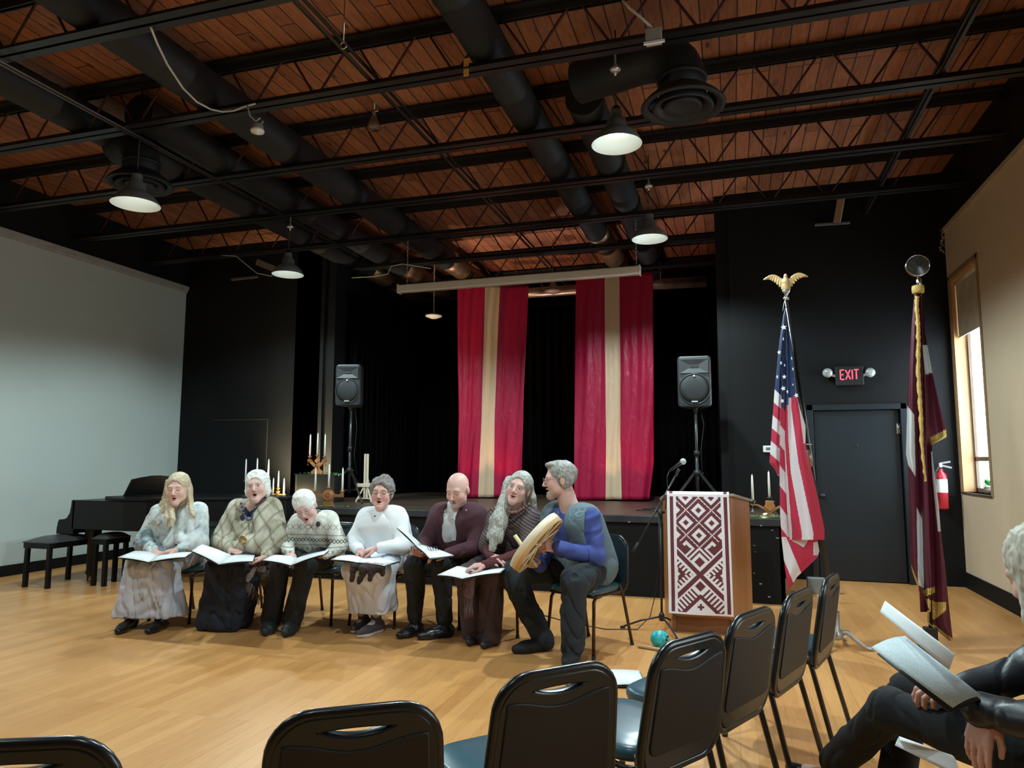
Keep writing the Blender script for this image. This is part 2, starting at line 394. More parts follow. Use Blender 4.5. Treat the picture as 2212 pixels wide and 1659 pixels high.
for d,yy in ((d1,10.3),(d2,10.5),(d3,10.4),(d4,9.6)):
    r=.165
    b=NB(); tube(b,[(0,yy+.0,0),(.0,yy+.25,0),(.03,yy+.3,-.01),(.05,yy+.9,-.03),(.05,yy+2.6,-.03)],[r,r,r*1.05,r*.97,r*.97],24); obj('galvanised_section',b,galv,d)
b=NB(); tube(b,[(-4.0,11.2,4.2),(-2.9,11.25,4.2),(-1.7,11.3,4.22),(-.3,11.3,4.2)],.085,16)
for x_ in (-3.4,-1.0): tube(b,[(x_,11.25,4.27),(x_,11.25,4.87)],.006,5)
tag(obj('crosswise_duct',b,P('bare metal duct',(.42,.33,.24),.35,.8,var=.3)),'shiny bare metal duct lying crosswise above the stage between the banners','duct')
# diffusers with elbow
def diffuser(label,c,anchor,r):
    c=Vector(c); a=Vector(anchor)
    d=thing('ceiling_diffuser',label,'diffuser',c,group='round ceiling diffusers')
    b=NB()
    prof=[(.0,.02),(r*.30,.012),(r*.42,-.012),(r*.46,.0),(r*.40,.05)]
    lathe(b,prof,36); lathe(b,[(r*.50,.03),(r*.60,.0),(r*.70,-.02),(r*.74,-.008),(r*.62,.06)],36)
    lathe(b,[(r*.80,.02),(r*.90,.0),(r*1.0,-.004),(r*1.02,.008),(r*.9,.05),(r*.62,.12)],36)
    obj('cone_rings',b,duct_black,d,smooth=True)
    b=NB(); q=a-c; rr=r*.56
    pts=[(0,0,.1),(0,0,.2)]
    for k in range(7):
        t=k/6*math.pi/2; R=.26; h=Vector((q.x,q.y,0)).normalized()
        pts.append(tuple(Vector((0,0,.2))+h*(R-R*math.cos(t))+Vector((0,0,R*math.sin(t)))))
    e=Vector(pts[-1]); pts.append((q.x,q.y,e.z))
    tube(b,pts,rr,26); obj('elbow',b,duct_black,d)
    b=NB(); lathe(b,[(rr,.0),(rr+.012,.0),(rr+.012,.03),(rr,.03)],26,T(0,0,.2)); obj('elbow_collar',b,duct_black,d)
    return d
p=zof(1475,232,4.0); diffuser('large round black ceiling diffuser right of the near pendant lamp',(p.x,p.y,4.0),(-1.1,p.y+.25,4.46),.30)
p=zof(285,392,4.02); diffuser('round black ceiling diffuser half hidden behind the left pendant lamp',(p.x,p.y+.1,4.02),(d3.location.x,p.y+.2,4.46),.29)
# pendants
shade_out=P('enamel shade outside',(.16,.18,.18),.4,var=.1); shade_in=P('white enamel inside',(.85,.88,.86),.35,var=.02)
bulb_m=emis('lamp bulb glow',(.80,1,.96),9.0); glow_glass=emis('milky diffuser glass',(.75,1,.95),1.2)
def pendant(label,loc,ceil,s=1):
    d=thing('pendant_lamp',label,'lamp',loc,group='industrial pendant lamps')
    b=NB(); R=.2*s
    lathe(b,[(.045,.27),(.05,.2),(.075,.19),(.08,.12),(.12,.10),(.17,.05),(R-.004,.0),(R,-.012)],36); o=obj('shade',b,shade_out,d,smooth=True)
    b=NB(); lathe(b,[(.06,.105),(.115,.09),(.16,.045),(R-.008,-.004),(R-.001,-.012)],36); obj('reflector',b,shade_in,d,smooth=True)
    b=NB(); lathe(b,[(0,.07),(.04,.072),(.066,.088),(.06,.105)],24); obj('bulb',b,bulb_m,d,smooth=True)
    b=NB(); lathe(b,[(0,.31),(.02,.31),(.035,.29),(.045,.27)],16); h=ceil-loc[2]; tube(b,[(0,0,.3),(0,0,h)],.006,6); obj('stem',b,black_metal,d)
    return d
pendant('lit pendant lamp hanging largest and nearest at upper right centre',LAMPS[0],4.87)
pendant('lit pendant lamp farther back above the right loudspeaker and lectern',LAMPS[1],4.87)
pendant('lit pendant lamp at upper left beneath the left diffuser',LAMPS[2],4.87,1.05)
pendant('lit pendant lamp far left in front of the black front wall',LAMPS[3],4.87)
for i,p in enumerate(HIDDEN_LAMPS):
    pendant('lit pendant lamp over the audience behind the viewer',p,4.87)
# small ceiling fittings
def sprink(label,p,glass=True):
    d=thing('ceiling_socket',label,'light socket',p,group='small bare ceiling sockets')
    b=NB(); lathe(b,[(.0,-.02),(.03,-.018),(.045,.0),(.02,.02),(.008,.05),(.008,.12)],16); obj('socket_plate',b,P('dull nickel',(.5,.5,.48),.3,.7),d,smooth=True)
    b=NB(); tube(b,[(0,0,-.02),(0,0,-.045)],.008,8); obj('tip',b,white_plastic,d)
sprink('small round socket above the near pendant lamp',tuple(at(1329,150,5.0)))
sprink('small shiny socket on the joist below the near pendant lamp',tuple(at(1401,402,7.4)))
sprink('small shiny socket on the conduit at left centre',tuple(at(627,490,7.2)))
sd=thing('smoke_detector','white round smoke detector hanging by a grey cable at upper left','detector',tuple(at(556,285,4.75)))
b=NB(); lathe(b,[(0,-.02),(.02,-.018),(.022,-.006),(.052,-.004),(.056,.012),(.05,.02)],24); obj('detector_face',b,white_plastic,sd,smooth=True)
b=NB(); lathe(b,[(.05,.02),(.046,.055),(.03,.07),(0,.072)],24); tube(b,[(.03,0,.06),(.05,0,.085),(.03,0,.1)],.008,6); obj('detector_base',b,P('grey detector base',(.25,.25,.25),.5),sd,smooth=True)
b=NB()
pp=[atz(x,y,4.37-.0*i) for i,(x,y) in enumerate(((326,60),(340,95),(362,140),(395,190),(425,220),(455,236),(480,241),(505,239),(528,230),(551,224)))]; tube(b,pp,.008,6)
tube(b,[at(x,y,4.75) for x,y in ((534,228),(540,250),(553,262),(562,255))],.007,6)
tag(obj('hanging_cable',b,wire_white),'grey cable sagging in a loop to the smoke detector at upper left','cable')
bl=thing('bare_bulb_holder','bare clear reflector bulb clamped to the joist in the upper middle','light bulb',tuple(at(808,268,5.9)))
b=NB(); lathe(b,[(0,-.05),(.07,-.045),(.055,0),(.03,.06),(.02,.09)],16); obj('bulb_glass',b,P('clear bulb',(.30,.22,.16),.1,0,Transmission_Weight=.6),bl,smooth=True)
b=NB(); tube(b,[(-.0,0,.08),(0,0,.14)],.014,8); tube(b,[(0,0,.13),(0,0,.72)],.005,6); tube(b,[(-.03,0,.12),(.04,0,.13)],.008,6); obj('clamp',b,chrome,bl)
b=NB(); tube(b,[(-.12,0,-.06),(0,.02,-.04),(.12,0,-.02)],.006,5); obj('guard_wire',b,P('copper wire',(.3,.15,.08),.4,.5),bl)
b=NB(); lathe(b,[(0,0)]*0+[(.012,.0),(.012,.0)],4); b.free()
jb=thing('junction_box','small metal junction box on a joist at the top right of centre','junction box',tuple(at(1412,78,4.3)))
b=NB(); bb(b,-.05,.05,-.03,.03,-.05,.04); obj('box',b,P('grey box',(.28,.28,.26),.5),jb,bevel=.004)
b=NB(); bb(b,-.06,.07,-.035,-.02,-.065,-.05); obj('cover_plate',b,white_plastic,jb)
b=NB(); tube(b,[at(x,y,4.3) for x,y in ((1345,0),(1360,18),(1385,38),(1408,60))],.008,6); tag(obj('hanging_cable',b,wire_white),'white cable running down to the junction box at the top edge','cable')
b=NB(); bb(b,-.02,.02,-.004,.004,-.07,.07); o=obj('yellow_tag',b,P('yellow tape',(.65,.35,.05),.6)); o.location=at(1007,145,4.83); tag(o,'small torn piece of yellow tape stuck on a joist','tape')
# eye hook
b=NB(); tube(b,[(0,0,.5),(0,0,.03)],.004,6); tube(b,[(.022*math.sin(2*math.pi*k/14),0,.022*math.cos(2*math.pi*k/14)) for k in range(14)],.005,6,closed=True)
o=obj('eye_hook',b,chrome); o.location=at(742,98,3.67); tag(o,'small metal eye hook hanging at the top centre left','hook')
# boards leaning up near the ceiling on the right, left
b=NB(); a=at(1818,424,9.25);c=at(1808,480,9.3); bar(b,a,c,.02,.09); tag(obj('loose_board',b,P('raw lumber',(.40,.28,.20),.7)),'short raw board leaning under the ceiling above the black right wall','board')
b=NB(); bar(b,at(1760,486,9.375),at(1836,481,9.375),.05,.02); tag(obj('small_shelf',b,P('painted ledge',(.10,.11,.10),.6)),'small dark ledge high on the black wall under the raw board','ledge')
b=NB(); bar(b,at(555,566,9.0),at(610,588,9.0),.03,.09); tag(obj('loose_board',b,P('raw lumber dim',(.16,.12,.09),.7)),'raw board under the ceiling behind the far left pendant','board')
b=NB(); bar(b,at(500,604,9.375),at(556,598,9.375),.05,.03); tag(obj('small_shelf',b,P('painted ledge 2',(.09,.06,.04),.6)),'small ledge on the black wall left of the far pendant','ledge')
b=NB(); tube(b,[at(x,y,7.9) for x,y in ((480,552),(510,553),(530,570),(555,590),(588,597))],.006,6); tag(obj('hanging_cable',b,wire_white),'white cable drooping from the ceiling to the far left pendant','cable')
# projector screen case
pc=thing('projector_screen','long white projector screen case hung on chains in front of the banners','projector screen',tuple(at(860,630,8.7)))
a=at(862,625,8.7);c=at(1382,584,8.7); base=pc.location
b=NB(); d_=(c-a); q=d_.to_track_quat('X','Z').to_matrix(); box(b,(a+c)/2-base,(d_.length,.10,.105),q); obj('case',b,P('off white metal case',(.62,.58,.50),.5,var=.05),pc,bevel=.015)
for e in (a,c):
    b=NB(); box(b,e-base,(.02,.115,.125),q); obj('end_cap',b,P('light cap',(.55,.55,.52),.5),pc,bevel=.006)
b=NB(); bar(b,a-base+Vector((0,0,-.05)),c-base+Vector((0,0,-.05)),.02,.012); obj('screen_edge',b,P('screen hem',(.2,.2,.19),.5),pc)
for e,n_ in ((a+Vector((.12,0,0)),0),(c-Vector((.04,0,0)),1)):
    b=NB(); z0=e.z+.05
    k=0
    while z0+k*.03<4.84:
        tube(b,[(e.x-base.x+.008*math.cos(t_)*(1 if k%2 else .3),e.y-base.y+.008*math.cos(t_)*(.3 if k%2 else 1),z0-base.z+k*.03+.018*math.sin(t_)) for t_ in [i_*math.pi/4 for i_ in range(8)]],.003,4,closed=True); k+=1
    obj('chain',b,chrome,pc)
b=NB(); tube(b,[at(x,y,8.75) for x,y in ((760,600),(810,597),(838,592),(845,575),(870,570),(930,580))],.007,6); tag(obj('hanging_cable',b,wire_white),'white cable looping above the left end of the projector screen case','cable')
# small lamp on stage ceiling + reflector lamps
b=NB(); lathe(b,[(0,0),(.06,.0),(.13,.02),(.14,.05),(.06,.12),(.03,.2),(.006,.21),(.006,.85)],24); o=obj('stage_lamp_shade',b,P('unlit shade',(.22,.14,.09),.5),smooth=True); o.location=at(1195,634,10.6); tag(o,'unlit brown shade lamp between the tops of the two banners','lamp')
b=NB(); lathe(b,[(0,0),(.05,.0),(.13,.03),(.14,.05),(.05,.06),(.006,.07),(.006,.95)],24); o=obj('stage_dome_light',b,P('cream dome',(.7,.68,.6),.5),smooth=True); o.location=at(937,688,10.6); tag(o,'small white dome light under the stage ceiling left of the banners','lamp')
# ======================= organic modelling kit =======================
def smin(a,b,k):
    if k<=0: return np.minimum(a,b)
    h=np.maximum(k-np.abs(a-b),0)/k
    return np.minimum(a,b)-h*h*k*.25
def rc(a,b,ra,rb=None,k=.02,sq=None):
    return ('rc',np.array(a,float),np.array(b,float),ra,ra if rb is None else rb,k)
def el(c,r,R=None,k=.02): return ('el',np.array(c,float),np.array(r,float),None if R is None else np.array(R,float),k)
def sub(p): return ('sub',p)
def bbx(p):
    if p[0]=='rc':
        _,a,b,ra,rb,k=p; return np.minimum(a-ra,b-rb),np.maximum(a+ra,b+rb)
    _,c,r,R,k=p
    if R is None: return c-r,c+r
    e=np.sqrt(((R*r)**2).sum(1)); return c-e,c+e
def pev(p,X,Y,Z):
    if p[0]=='rc':
        _,a,b,ra,rb,k=p; d=b-a; L2=max(float(d@d),1e-9)
        x=X-a[0];y=Y-a[1];z=Z-a[2]
        t=np.clip((x*d[0]+y*d[1]+z*d[2])/L2,0,1)
        return np.sqrt((x-t*d[0])**2+(y-t*d[1])**2+(z-t*d[2])**2)-(ra+(rb-ra)*t)
    _,c,r,R,k=p; x=X-c[0];y=Y-c[1];z=Z-c[2]
    if R is not None:
        x,y,z=(x*R[0,0]+y*R[1,0]+z*R[2,0],x*R[0,1]+y*R[1,1]+z*R[2,1],x*R[0,2]+y*R[1,2]+z*R[2,2])
    k0=np.sqrt((x/r[0])**2+(y/r[1])**2+(z/r[2])**2); k1=np.sqrt((x/r[0]**2)**2+(y/r[1]**2)**2+(z/r[2]**2)**2)
    return k0*(k0-1)/np.maximum(k1,1e-6)
def sdf_mesh(prims,h,clip=None):
    lo=np.min([bbx(p)[0] for p in prims if p[0]!='sub'],0)-3*h; hi=np.max([bbx(p)[1] for p in prims if p[0]!='sub'],0)+3*h
    n=np.ceil((hi-lo)/h).astype(int)+1
    f=np.full(n,.2,np.float32); ax=[lo[i]+h*np.arange(n[i]) for i in range(3)]
    for p in prims:
        neg=p[0]=='sub'; q=p[1] if neg else p; k=q[-1]; l,u=bbx(q)
        i0=np.maximum(((l-k-2*h-lo)/h).astype(int),0); i1=np.minimum(np.ceil((u+k+2*h-lo)/h).astype(int)+1,n)
        if (i1<=i0).any(): continue
        s=tuple(slice(i0[i],i1[i]) for i in range(3))
        d=pev(q,ax[0][s[0]][:,None,None],ax[1][s[1]][None,:,None],ax[2][s[2]][None,None,:]).astype(np.float32)
        f[s]=-smin(-f[s],d,k) if neg else smin(f[s],d,k)
    if clip is not None:   # list of (normal, offset): keep n.p < o
        for (nn,oo) in clip:
            pl=(ax[0][:,None,None]*nn[0]+ax[1][None,:,None]*nn[1]+ax[2][None,None,:]*nn[2]-oo).astype(np.float32)
            f=np.maximum(f,pl)
    return snets(f,lo,h)
def snets(f,lo,h):
    s=f<0; c=s[:-1,:-1,:-1].astype(np.int8)
    for dx in(0,1):
        for dy in(0,1):
            for dz in(0,1):
                if dx+dy+dz: c=c+s[dx:s.shape[0]-1+dx,dy:s.shape[1]-1+dy,dz:s.shape[2]-1+dz]
    I=np.argwhere((c>0)&(c<8)); vid=np.full(c.shape,-1,np.int32); vid[I[:,0],I[:,1],I[:,2]]=np.arange(len(I))
    acc=np.zeros((len(I),3));cnt=np.zeros(len(I)); cs=[(0,0,0),(1,0,0),(0,1,0),(1,1,0),(0,0,1),(1,0,1),(0,1,1),(1,1,1)]
    V=[f[I[:,0]+q[0],I[:,1]+q[1],I[:,2]+q[2]] for q in cs]
    for a in range(8):
        for b in range(a+1,8):
            if bin(a^b).count('1')!=1: continue
            m=(V[a]<0)!=(V[b]<0); t=np.where(m,V[a]/np.where(m,V[a]-V[b],1),0)
            pa=np.array(cs[a],float);pb=np.array(cs[b],float)
            acc+=np.where(m[:,None],pa+(pb-pa)*t[:,None],0); cnt+=m
    P=(I+acc/np.maximum(cnt,1)[:,None])*h+lo
    F=[]
    for axn in range(3):
        sh=[slice(None)]*3;sa=list(sh);sb=list(sh); sa[axn]=slice(0,-1); sb[axn]=slice(1,None)
        A=s[tuple(sa)];B=s[tuple(sb)]; E=np.argwhere(A!=B); 
        u,v=[i for i in range(3) if i!=axn]
        E=E[(E[:,u]>0)&(E[:,v]>0)&(E[:,u]<f.shape[u]-1)&(E[:,v]<f.shape[v]-1)]
        inside=A[E[:,0],E[:,1],E[:,2]]
        def g(du,dv):
            q=E.copy(); q[:,u]-=du; q[:,v]-=dv; return vid[q[:,0],q[:,1],q[:,2]]
        quad=np.stack([g(1,1),g(0,1),g(0,0),g(1,0)],1)
        flip=inside if axn!=1 else ~inside
        quad=np.where(flip[:,None],quad,quad[:,::-1]); F.append(quad)
    F=np.concatenate(F); F=F[(F>=0).all(1)]
    return P,F
def mesh_np(name,P,F,mi=None,col=None):
    me=bpy.data.meshes.new(name); n=len(P); m=len(F)
    me.vertices.add(n); me.vertices.foreach_set('co',P.astype(np.float32).ravel())
    me.loops.add(4*m); me.loops.foreach_set('vertex_index',F.astype(np.int32).ravel())
    me.polygons.add(m); me.polygons.foreach_set('loop_start',np.arange(0,4*m,4,dtype=np.int32)); me.polygons.foreach_set('loop_total',np.full(m,4,np.int32))
    me.update(calc_edges=True); me.polygons.foreach_set('use_smooth',np.ones(m,bool))
    if mi is not None: me.polygons.foreach_set('material_index',mi.astype(np.int32))
    if col is not None:
        a=me.color_attributes.new('Col','FLOAT_COLOR','POINT'); c=np.ones((n,4),np.float32); c[:,:3]=col; a.data.foreach_set('color',c.ravel())
    return me
def wob(P,fr,seed=0,warp=.6):
    rs=np.random.RandomState(seed); o=np.zeros(len(P)); Q=P*fr
    for k in range(5):
        d=rs.randn(3); d/=np.linalg.norm(d); ph=rs.rand()*6.3; fq=(1+.55*k)
        o+=np.sin(Q@d*fq+ph+warp*np.sin(Q[:,(k+1)%3]*1.3+k))/(1+.5*k)
    return o/2.4
def normals(P,F):
    n=np.zeros_like(P); a=np.cross(P[F[:,2]]-P[F[:,0]],P[F[:,3]]-P[F[:,1]])
    for i in range(4): np.add.at(n,F[:,i],a)
    return n/np.maximum(np.linalg.norm(n,axis=1),1e-9)[:,None]
def cloth_obj(name,prims,m,parent,h=.009,folds=.004,fr=16,seed=1,clip=None,label=None,colfn=None,stretch=(1,1,.5),crease=1.6):
    P,F=sdf_mesh(prims,h,clip)
    if folds:
        N=normals(P,F); S_=np.array(stretch); P=P+N*(folds*wob(P*S_,fr,seed))[:,None]+N*(folds*.5*np.sin(wob(P,fr*.8,seed+9)*7))[:,None]-N*(folds*crease*np.maximum(0,1-2.6*np.abs(np.sin(wob(P*S_,fr*1.15,seed+4)*3.3+.4))))[:,None]
    me=mesh_np(name,P,F,col=None if colfn is None else colfn(P)); me.materials.append(m)
    o=bpy.data.objects.new(name,me); link(o,parent)
    if label: o['label']=label
    return o
def nrm(v): v=np.array(v,float); return v/np.linalg.norm(v)
def hand(wr,d,n,side,curl=(.35,.4,.3),s=1.0,spread=.05,thumb=.6):
    # wr wrist, d towards fingertips, n out of the back of the hand, side=+1: thumb on d x n side
    wr=np.array(wr,float); d=nrm(d); n=nrm(np.array(n)-d*np.dot(n,d)); sd=np.cross(d,n)*side; pr=[]
    kn=[(.088,.030),(.092,.010),(.088,-.010),(.080,-.029)]; ln=[(.042,.025,.02),(.046,.029,.021),(.043,.027,.02),(.034,.02,.018)]
    for i,((kd,ks),L) in enumerate(zip(kn,ln)):
        K=wr+(d*kd+sd*ks)*s
        pr.append(rc(wr+sd*ks*.55*s+d*.01*s,K,.0165*s,.0115*s,.014))
        dd=nrm(d+sd*spread*(1.2-i*.8)); p=K; ang=0
        for q,l in enumerate(L):
            ang+=curl[q]*(1+.12*i); v=dd*math.cos(ang)-n*math.sin(ang); e=p+v*l*s
            pr.append(rc(p,e,(.0098-.0009*q-.0006*(i==3)*2)*s,(.0090-.0010*q)*s,.003)); p=e
    tb=wr+(d*.022+sd*.024-n*.004)*s; t1=tb+(d*.030*math.cos(thumb)+sd*.036*math.sin(thumb)+sd*.008-n*.012)*s
    t2=t1+nrm(d*.9+sd*.25-n*.25)*.032*s; t3=t2+nrm(d*1+sd*-.05-n*.3)*.026*s
    pr+= [rc(tb,t1,.015*s,.012*s,.01),rc(t1,t2,.0108*s,.0098*s,.004),rc(t2,t3,.0098*s,.0082*s,.004)]
    return pr
def frame(f,up):
    f=nrm(f); up=np.array(up,float); r=nrm(np.cross(f,up)); u=np.cross(r,f); return np.stack([r,f,u],1)
def head_prims(mouth=.5,eyes=1,male=False):
    E=[el((0,-.012,.030),(.076,.096,.088),k=.03),el((0,.03,-.02),(.062,.062,.080),k=.03)]
    jw=.036 if male else .031
    E+=[rc((-.03,.03,-.062),(0,.068,-.100-.012*mouth),.040,.026,.02),rc((.03,.03,-.062),(0,.068,-.100-.012*mouth),.040,.026,.02),
        el((-.040,.058,-.032),(.026,.024,.026),k=.02),el((.040,.058,-.032),(.026,.024,.026),k=.02),
        rc((-.036,.078,.020),(.036,.078,.020),.0135,k=.018),
        sub(el((-.031,.104,.0),(.019,.016,.013),k=.014)),sub(el((.031,.104,.0),(.019,.016,.013),k=.014)),
        rc((0,.090,.008),(0,.112,-.032),.0075,.0115,.010),el((-.012,.100,-.038),(.008,.010,.007),k=.006),el((.012,.100,-.038),(.008,.010,.007),k=.006),
        el((-.031,.0785,0),(.0155,.0125,.0115),k=.002),el((.031,.0785,0),(.0155,.0125,.0115),k=.002),
        el((0,.089,-.060),(.024,.011,.0065),k=.006),el((0,.086,-.078-.010*mouth),(.021,.011,.007),k=.006),
        sub(el((0,.100,-.069-.004*mouth),(.016,.022,.0025+.0085*mouth),k=.004)),
        el((-.080,-.008,-.008),(.010,.018,.031),k=.006),el((.080,-.008,-.008),(.010,.018,.031),k=.006)]
    return E
def xf(prims,R,t,s=1):
    out=[]
    for p in prims:
        if p[0]=='sub': out.append(('sub',xf([p[1]],R,t,s)[0])); continue
        if p[0]=='rc': out.append(('rc',R@(p[1]*s)+t,R@(p[2]*s)+t,p[3]*s,p[4]*s,p[5]*s))
        else: out.append(('el',R@(p[1]*s)+t,p[2]*s,R if p[3] is None else R@p[3],p[4]*s))
    return out
def sst(x,a,b): t=np.clip((x-a)/(b-a),0,1); return t*t*(3-2*t)
def ellm(L,c,r,soft=.35): 
    d=np.sqrt((((L-np.array(c))/np.array(r))**2).sum(1)); return 1-sst(d,1-soft,1+soft)
def face_col(L,skin,st):
    C=np.tile(np.array(skin),(len(L),1))
    def put(m,c): C[:]=C*(1-m[:,None])+np.array(c)*m[:,None]
    sk=np.array(skin)
    blush=sk*np.array((1.04,.74,.70)); 
    put(.25*ellm(L,(-.045,.07,-.035),(.03,.05,.03)),blush); put(.25*ellm(L,(.045,.07,-.035),(.03,.05,.03)),blush); put(.2*ellm(L,(0,.112,-.034),(.016,.03,.014)),blush)
    mo=st.get('mouth',.5)
    if st.get('beard'):
        m=ellm(L,(0,.075,-.100),(.062,.07,.045),.3)*1.0; put(st.get('bw',.75)*m,st['beard']); put(st.get('bw',.75)*ellm(L,(0,.105,-.052),(.032,.03,.009)),st['beard'])
    put(.8*ellm(L,(0,.1,-.060),(.024,.03,.0055)),sk*np.array((.80,.45,.42))); put(.8*ellm(L,(0,.1,-.078-.010*mo),(.022,.03,.0062)),sk*np.array((.86,.48,.45)))
    put(ellm(L,(0,.088,-.069-.004*mo),(.0165,.016,.003+.0085*mo),.25),(.035,.008,.008))
    bc=st.get('brow',(.18,.12,.08))
    for s in(-1,1):
        put(.75*ellm(L,(s*.033,.09,.0235),(.019,.03,.0042)),bc)
        if st.get('closed'): put(.8*ellm(L,(s*.031,.09,-.004),(.014,.02,.0025)),(.06,.03,.025))
        else:
            put(ellm(L,(s*.031,.092,0),(.0125,.02,.0058),.15),(.62,.60,.58)); put(ellm(L,(s*.031,.092,0.0),(.0058,.02,.0058),.15),st.get('iris',(.05,.06,.07)))
            put(.9*ellm(L,(s*.031,.092,.0062),(.014,.02,.0018)),(.05,.03,.025))
    return np.clip(C,0,1)
def mk_attr(name,rough=.55,sss=0,bump=0,bs=200,**kw):
    t=NT(name); a=t.N('ShaderNodeAttribute',attribute_name='Col'); n=t.noise(t.coord('Object'),35,3)
    c=t.mix(.12,a.outputs[0],t.ramp(n,[(.3,(.75,.72,.72)),(.7,(1,1,1))]),'MULTIPLY')
    if bump: t.bump(t.noise(t.coord('Object'),bs,3),bump,.002)
    m=t.fin(c,rough,Subsurface_Weight=sss,**kw)
    if sss: t.b.inputs['Subsurface Radius'].default_value=(.010,.004,.002)
    return m
skin_m=mk_attr('skin',.5,.0,.08,180)
attr_cloth=mk_attr('dyed cloth',.85,0,.25,260)
def hair_m(name,a,b,stretch=(60,60,5),rough=.5):
    t=NT(name); n=t.noise(t.coord('Object',stretch),1.6,5,.65,.8); c=t.ramp(n,[(.3,a),(.72,b)]); t.bump(n,.5,.004); return t.fin(c,rough)
SKIN=(.62,.37,.29)
def person(label,J,base,hd,skin=SKIN,build=1.0,hands=None,neck_r=.05,extra=None,body_h=.0065,name='person',feet=True):
    """J joints (world), base = floor point, hd head dict(c,f,up,s,...)"""
    o0=np.array(base,float); W={k:np.array(v,float)-o0 for k,v in J.items()}
    R=frame(hd['f'],hd['up']); hc=np.array(hd['c'],float)-o0; hs=hd.get('s',1.0)
    pr=[]; nb=hd['nb']-o0 if 'nb' in hd else (W['sA']+W['sB'])/2+np.array((0,0,.045))
    b=build
    sA,sB,hA,hB=W['sA'],W['sB'],W['hA'],W['hB']; cm=(sA+sB)/2; pm=(hA+hB)/2
    for s,h in((sA,hA),(sB,hB)):
        pr.append(rc(cm+(s-cm)*.55+np.array((0,0,-.07)),pm+(h-pm)*.7+np.array((0,0,.03)),.092*b,.10*b,.05))
        pr.append(rc(nb,s+np.array((0,0,-.01)),.042,.046,.04))
    hbase=R@np.array((0,-.02,-.055))*hs+hc
    pr.append(rc(nb-np.array((0,0,.03)),hbase,neck_r*1.12,neck_r,.03))
    for c in'AB':
        pr+= [rc(W['s'+c],W['e'+c],.043*b,.038,.02),rc(W['e'+c],W['w'+c],.037,.025,.015)]
        pr+= [rc(W['h'+c],W['k'+c],.072*b,.052,.03),rc(W['k'+c],W['a'+c],.048,.036,.02)]
        if feet: pr+= [rc(W['a'+c]+np.array((0,0,-.03)),W['a'+c]*.35+W['t'+c]*.65+np.array((0,0,-.004)),.030,.020,.015)]
    PF=[]; 
    P,F=sdf_mesh(pr,body_h); C=np.tile(np.array(skin),(len(P),1))
    m=(P[:,2]<hd.get('legz',.45)); C[m]=hd.get('legcol',(.012,.012,.014))
    PF.append((P,F,C))
    # head on its own finer grid (overlaps the neck, one mesh)
    hp=xf(head_prims(hd.get('mouth',.5),1,hd.get('male',False)),np.eye(3),np.zeros(3),1)
    hp.insert(0,rc((0,-.02,-.05),tuple(np.linalg.inv(R)@(nb-hc)/hs*.55+np.array((0,-.02,-.05))*.45),neck_r*.98/hs,neck_r/hs,.03))
    P,F=sdf_mesh(hp,.0031); C=face_col(P,skin,hd); P=(P*hs)@R.T+hc; PF.append((P,F,C))
    for hnd in (hands or []):
        hp=[]
        q=dict(hnd); w_=q.pop('at'); w_=W[w_] if isinstance(w_,str) else np.array(w_)-o0
        fr_=q.pop('frm',None)
        if fr_ is not None: hp.append(rc(W[fr_]*.25+w_*.75,w_,.030,.024,.015))
        hp+=hand(w_,**q); P,F=sdf_mesh(hp,.0034); PF.append((P,F,np.tile(np.array(skin)*np.array((1,.93,.92)),(len(P),1))))
    off=0;PP=[];FF=[];CC=[]
    for P,F,C in PF: PP.append(P);FF.append(F+off);CC.append(C);off+=len(P)
    me=mesh_np(name,np.concatenate(PP),np.concatenate(FF),col=np.concatenate(CC)); me.materials.append(skin_m)
    o=bpy.data.objects.new(name,me); link(o); o.location=base; tag(o,label,'person')
    return o,W,R,hc,hs,nb
def V3(*a): return np.array(a,float)
def upper(W,nb,b=1.0,sleeve=1.0,t=.022,cuff=.040,k=.05):
    cm=(W['sA']+W['sB'])/2; pm=(W['hA']+W['hB'])/2; pr=[]
    for s,h in((W['sA'],W['hA']),(W['sB'],W['hB'])):
        pr.append(rc(cm+(s-cm)*.6+V3(0,0,-.06),pm+(h-pm)*.8+V3(0,0,.04),(.098+t)*b,(.112+t)*b,k))
        pr.append(rc(nb+V3(0,0,-.035),s+V3(0,0,-.005),.045+t*.3,.05+t*.5,.04))
    for c in'AB':
        pr+= [rc(W['s'+c],W['e'+c],.05+t*.7,.046+t*.7,.025)]
        e=W['e'+c]+(W['w'+c]-W['e'+c])*sleeve; pr.append(rc(W['e'+c],e,.045+t*.7,cuff,.02))
    return pr
def trousers(W,t=.018,hem=.058,k=.03,below=.02):
    pm=(W['hA']+W['hB'])/2; pr=[rc(W['hA']+V3(0,0,.03),W['hB']+V3(0,0,.03),.115,.115,.04)]
    for c in'AB':
        a=W['a'+c]+V3(0,0,below); pr+= [rc(W['h'+c],W['k'+c],.085+t,.062+t,k),rc(W['k'+c],a,.060+t,hem,.03)]
    return pr
def shoes(W,h=.0065,r=.042,lift=.0):
    pr=[]
    for c in'AB':
        a=W['a'+c]; t=W['t'+c]; d=t-a; d[2]=0; d=nrm(d)
        hl=V3(a[0],a[1],r*.9)-d*.045; tt=V3(t[0],t[1],r*.72)-d*.0
        pr+= [rc(hl,tt-d*.05,r*.98,r*1.0,.02),rc(tt-d*.07,tt+d*.015,r*1.08,r*.66,.02),rc(tt-d*.06,hl+V3(0,0,r*.5),r*.9,r*.95,.02),rc(a+V3(0,0,.02),hl+d*.03,r*.95,r*.95,.03)]
    return pr
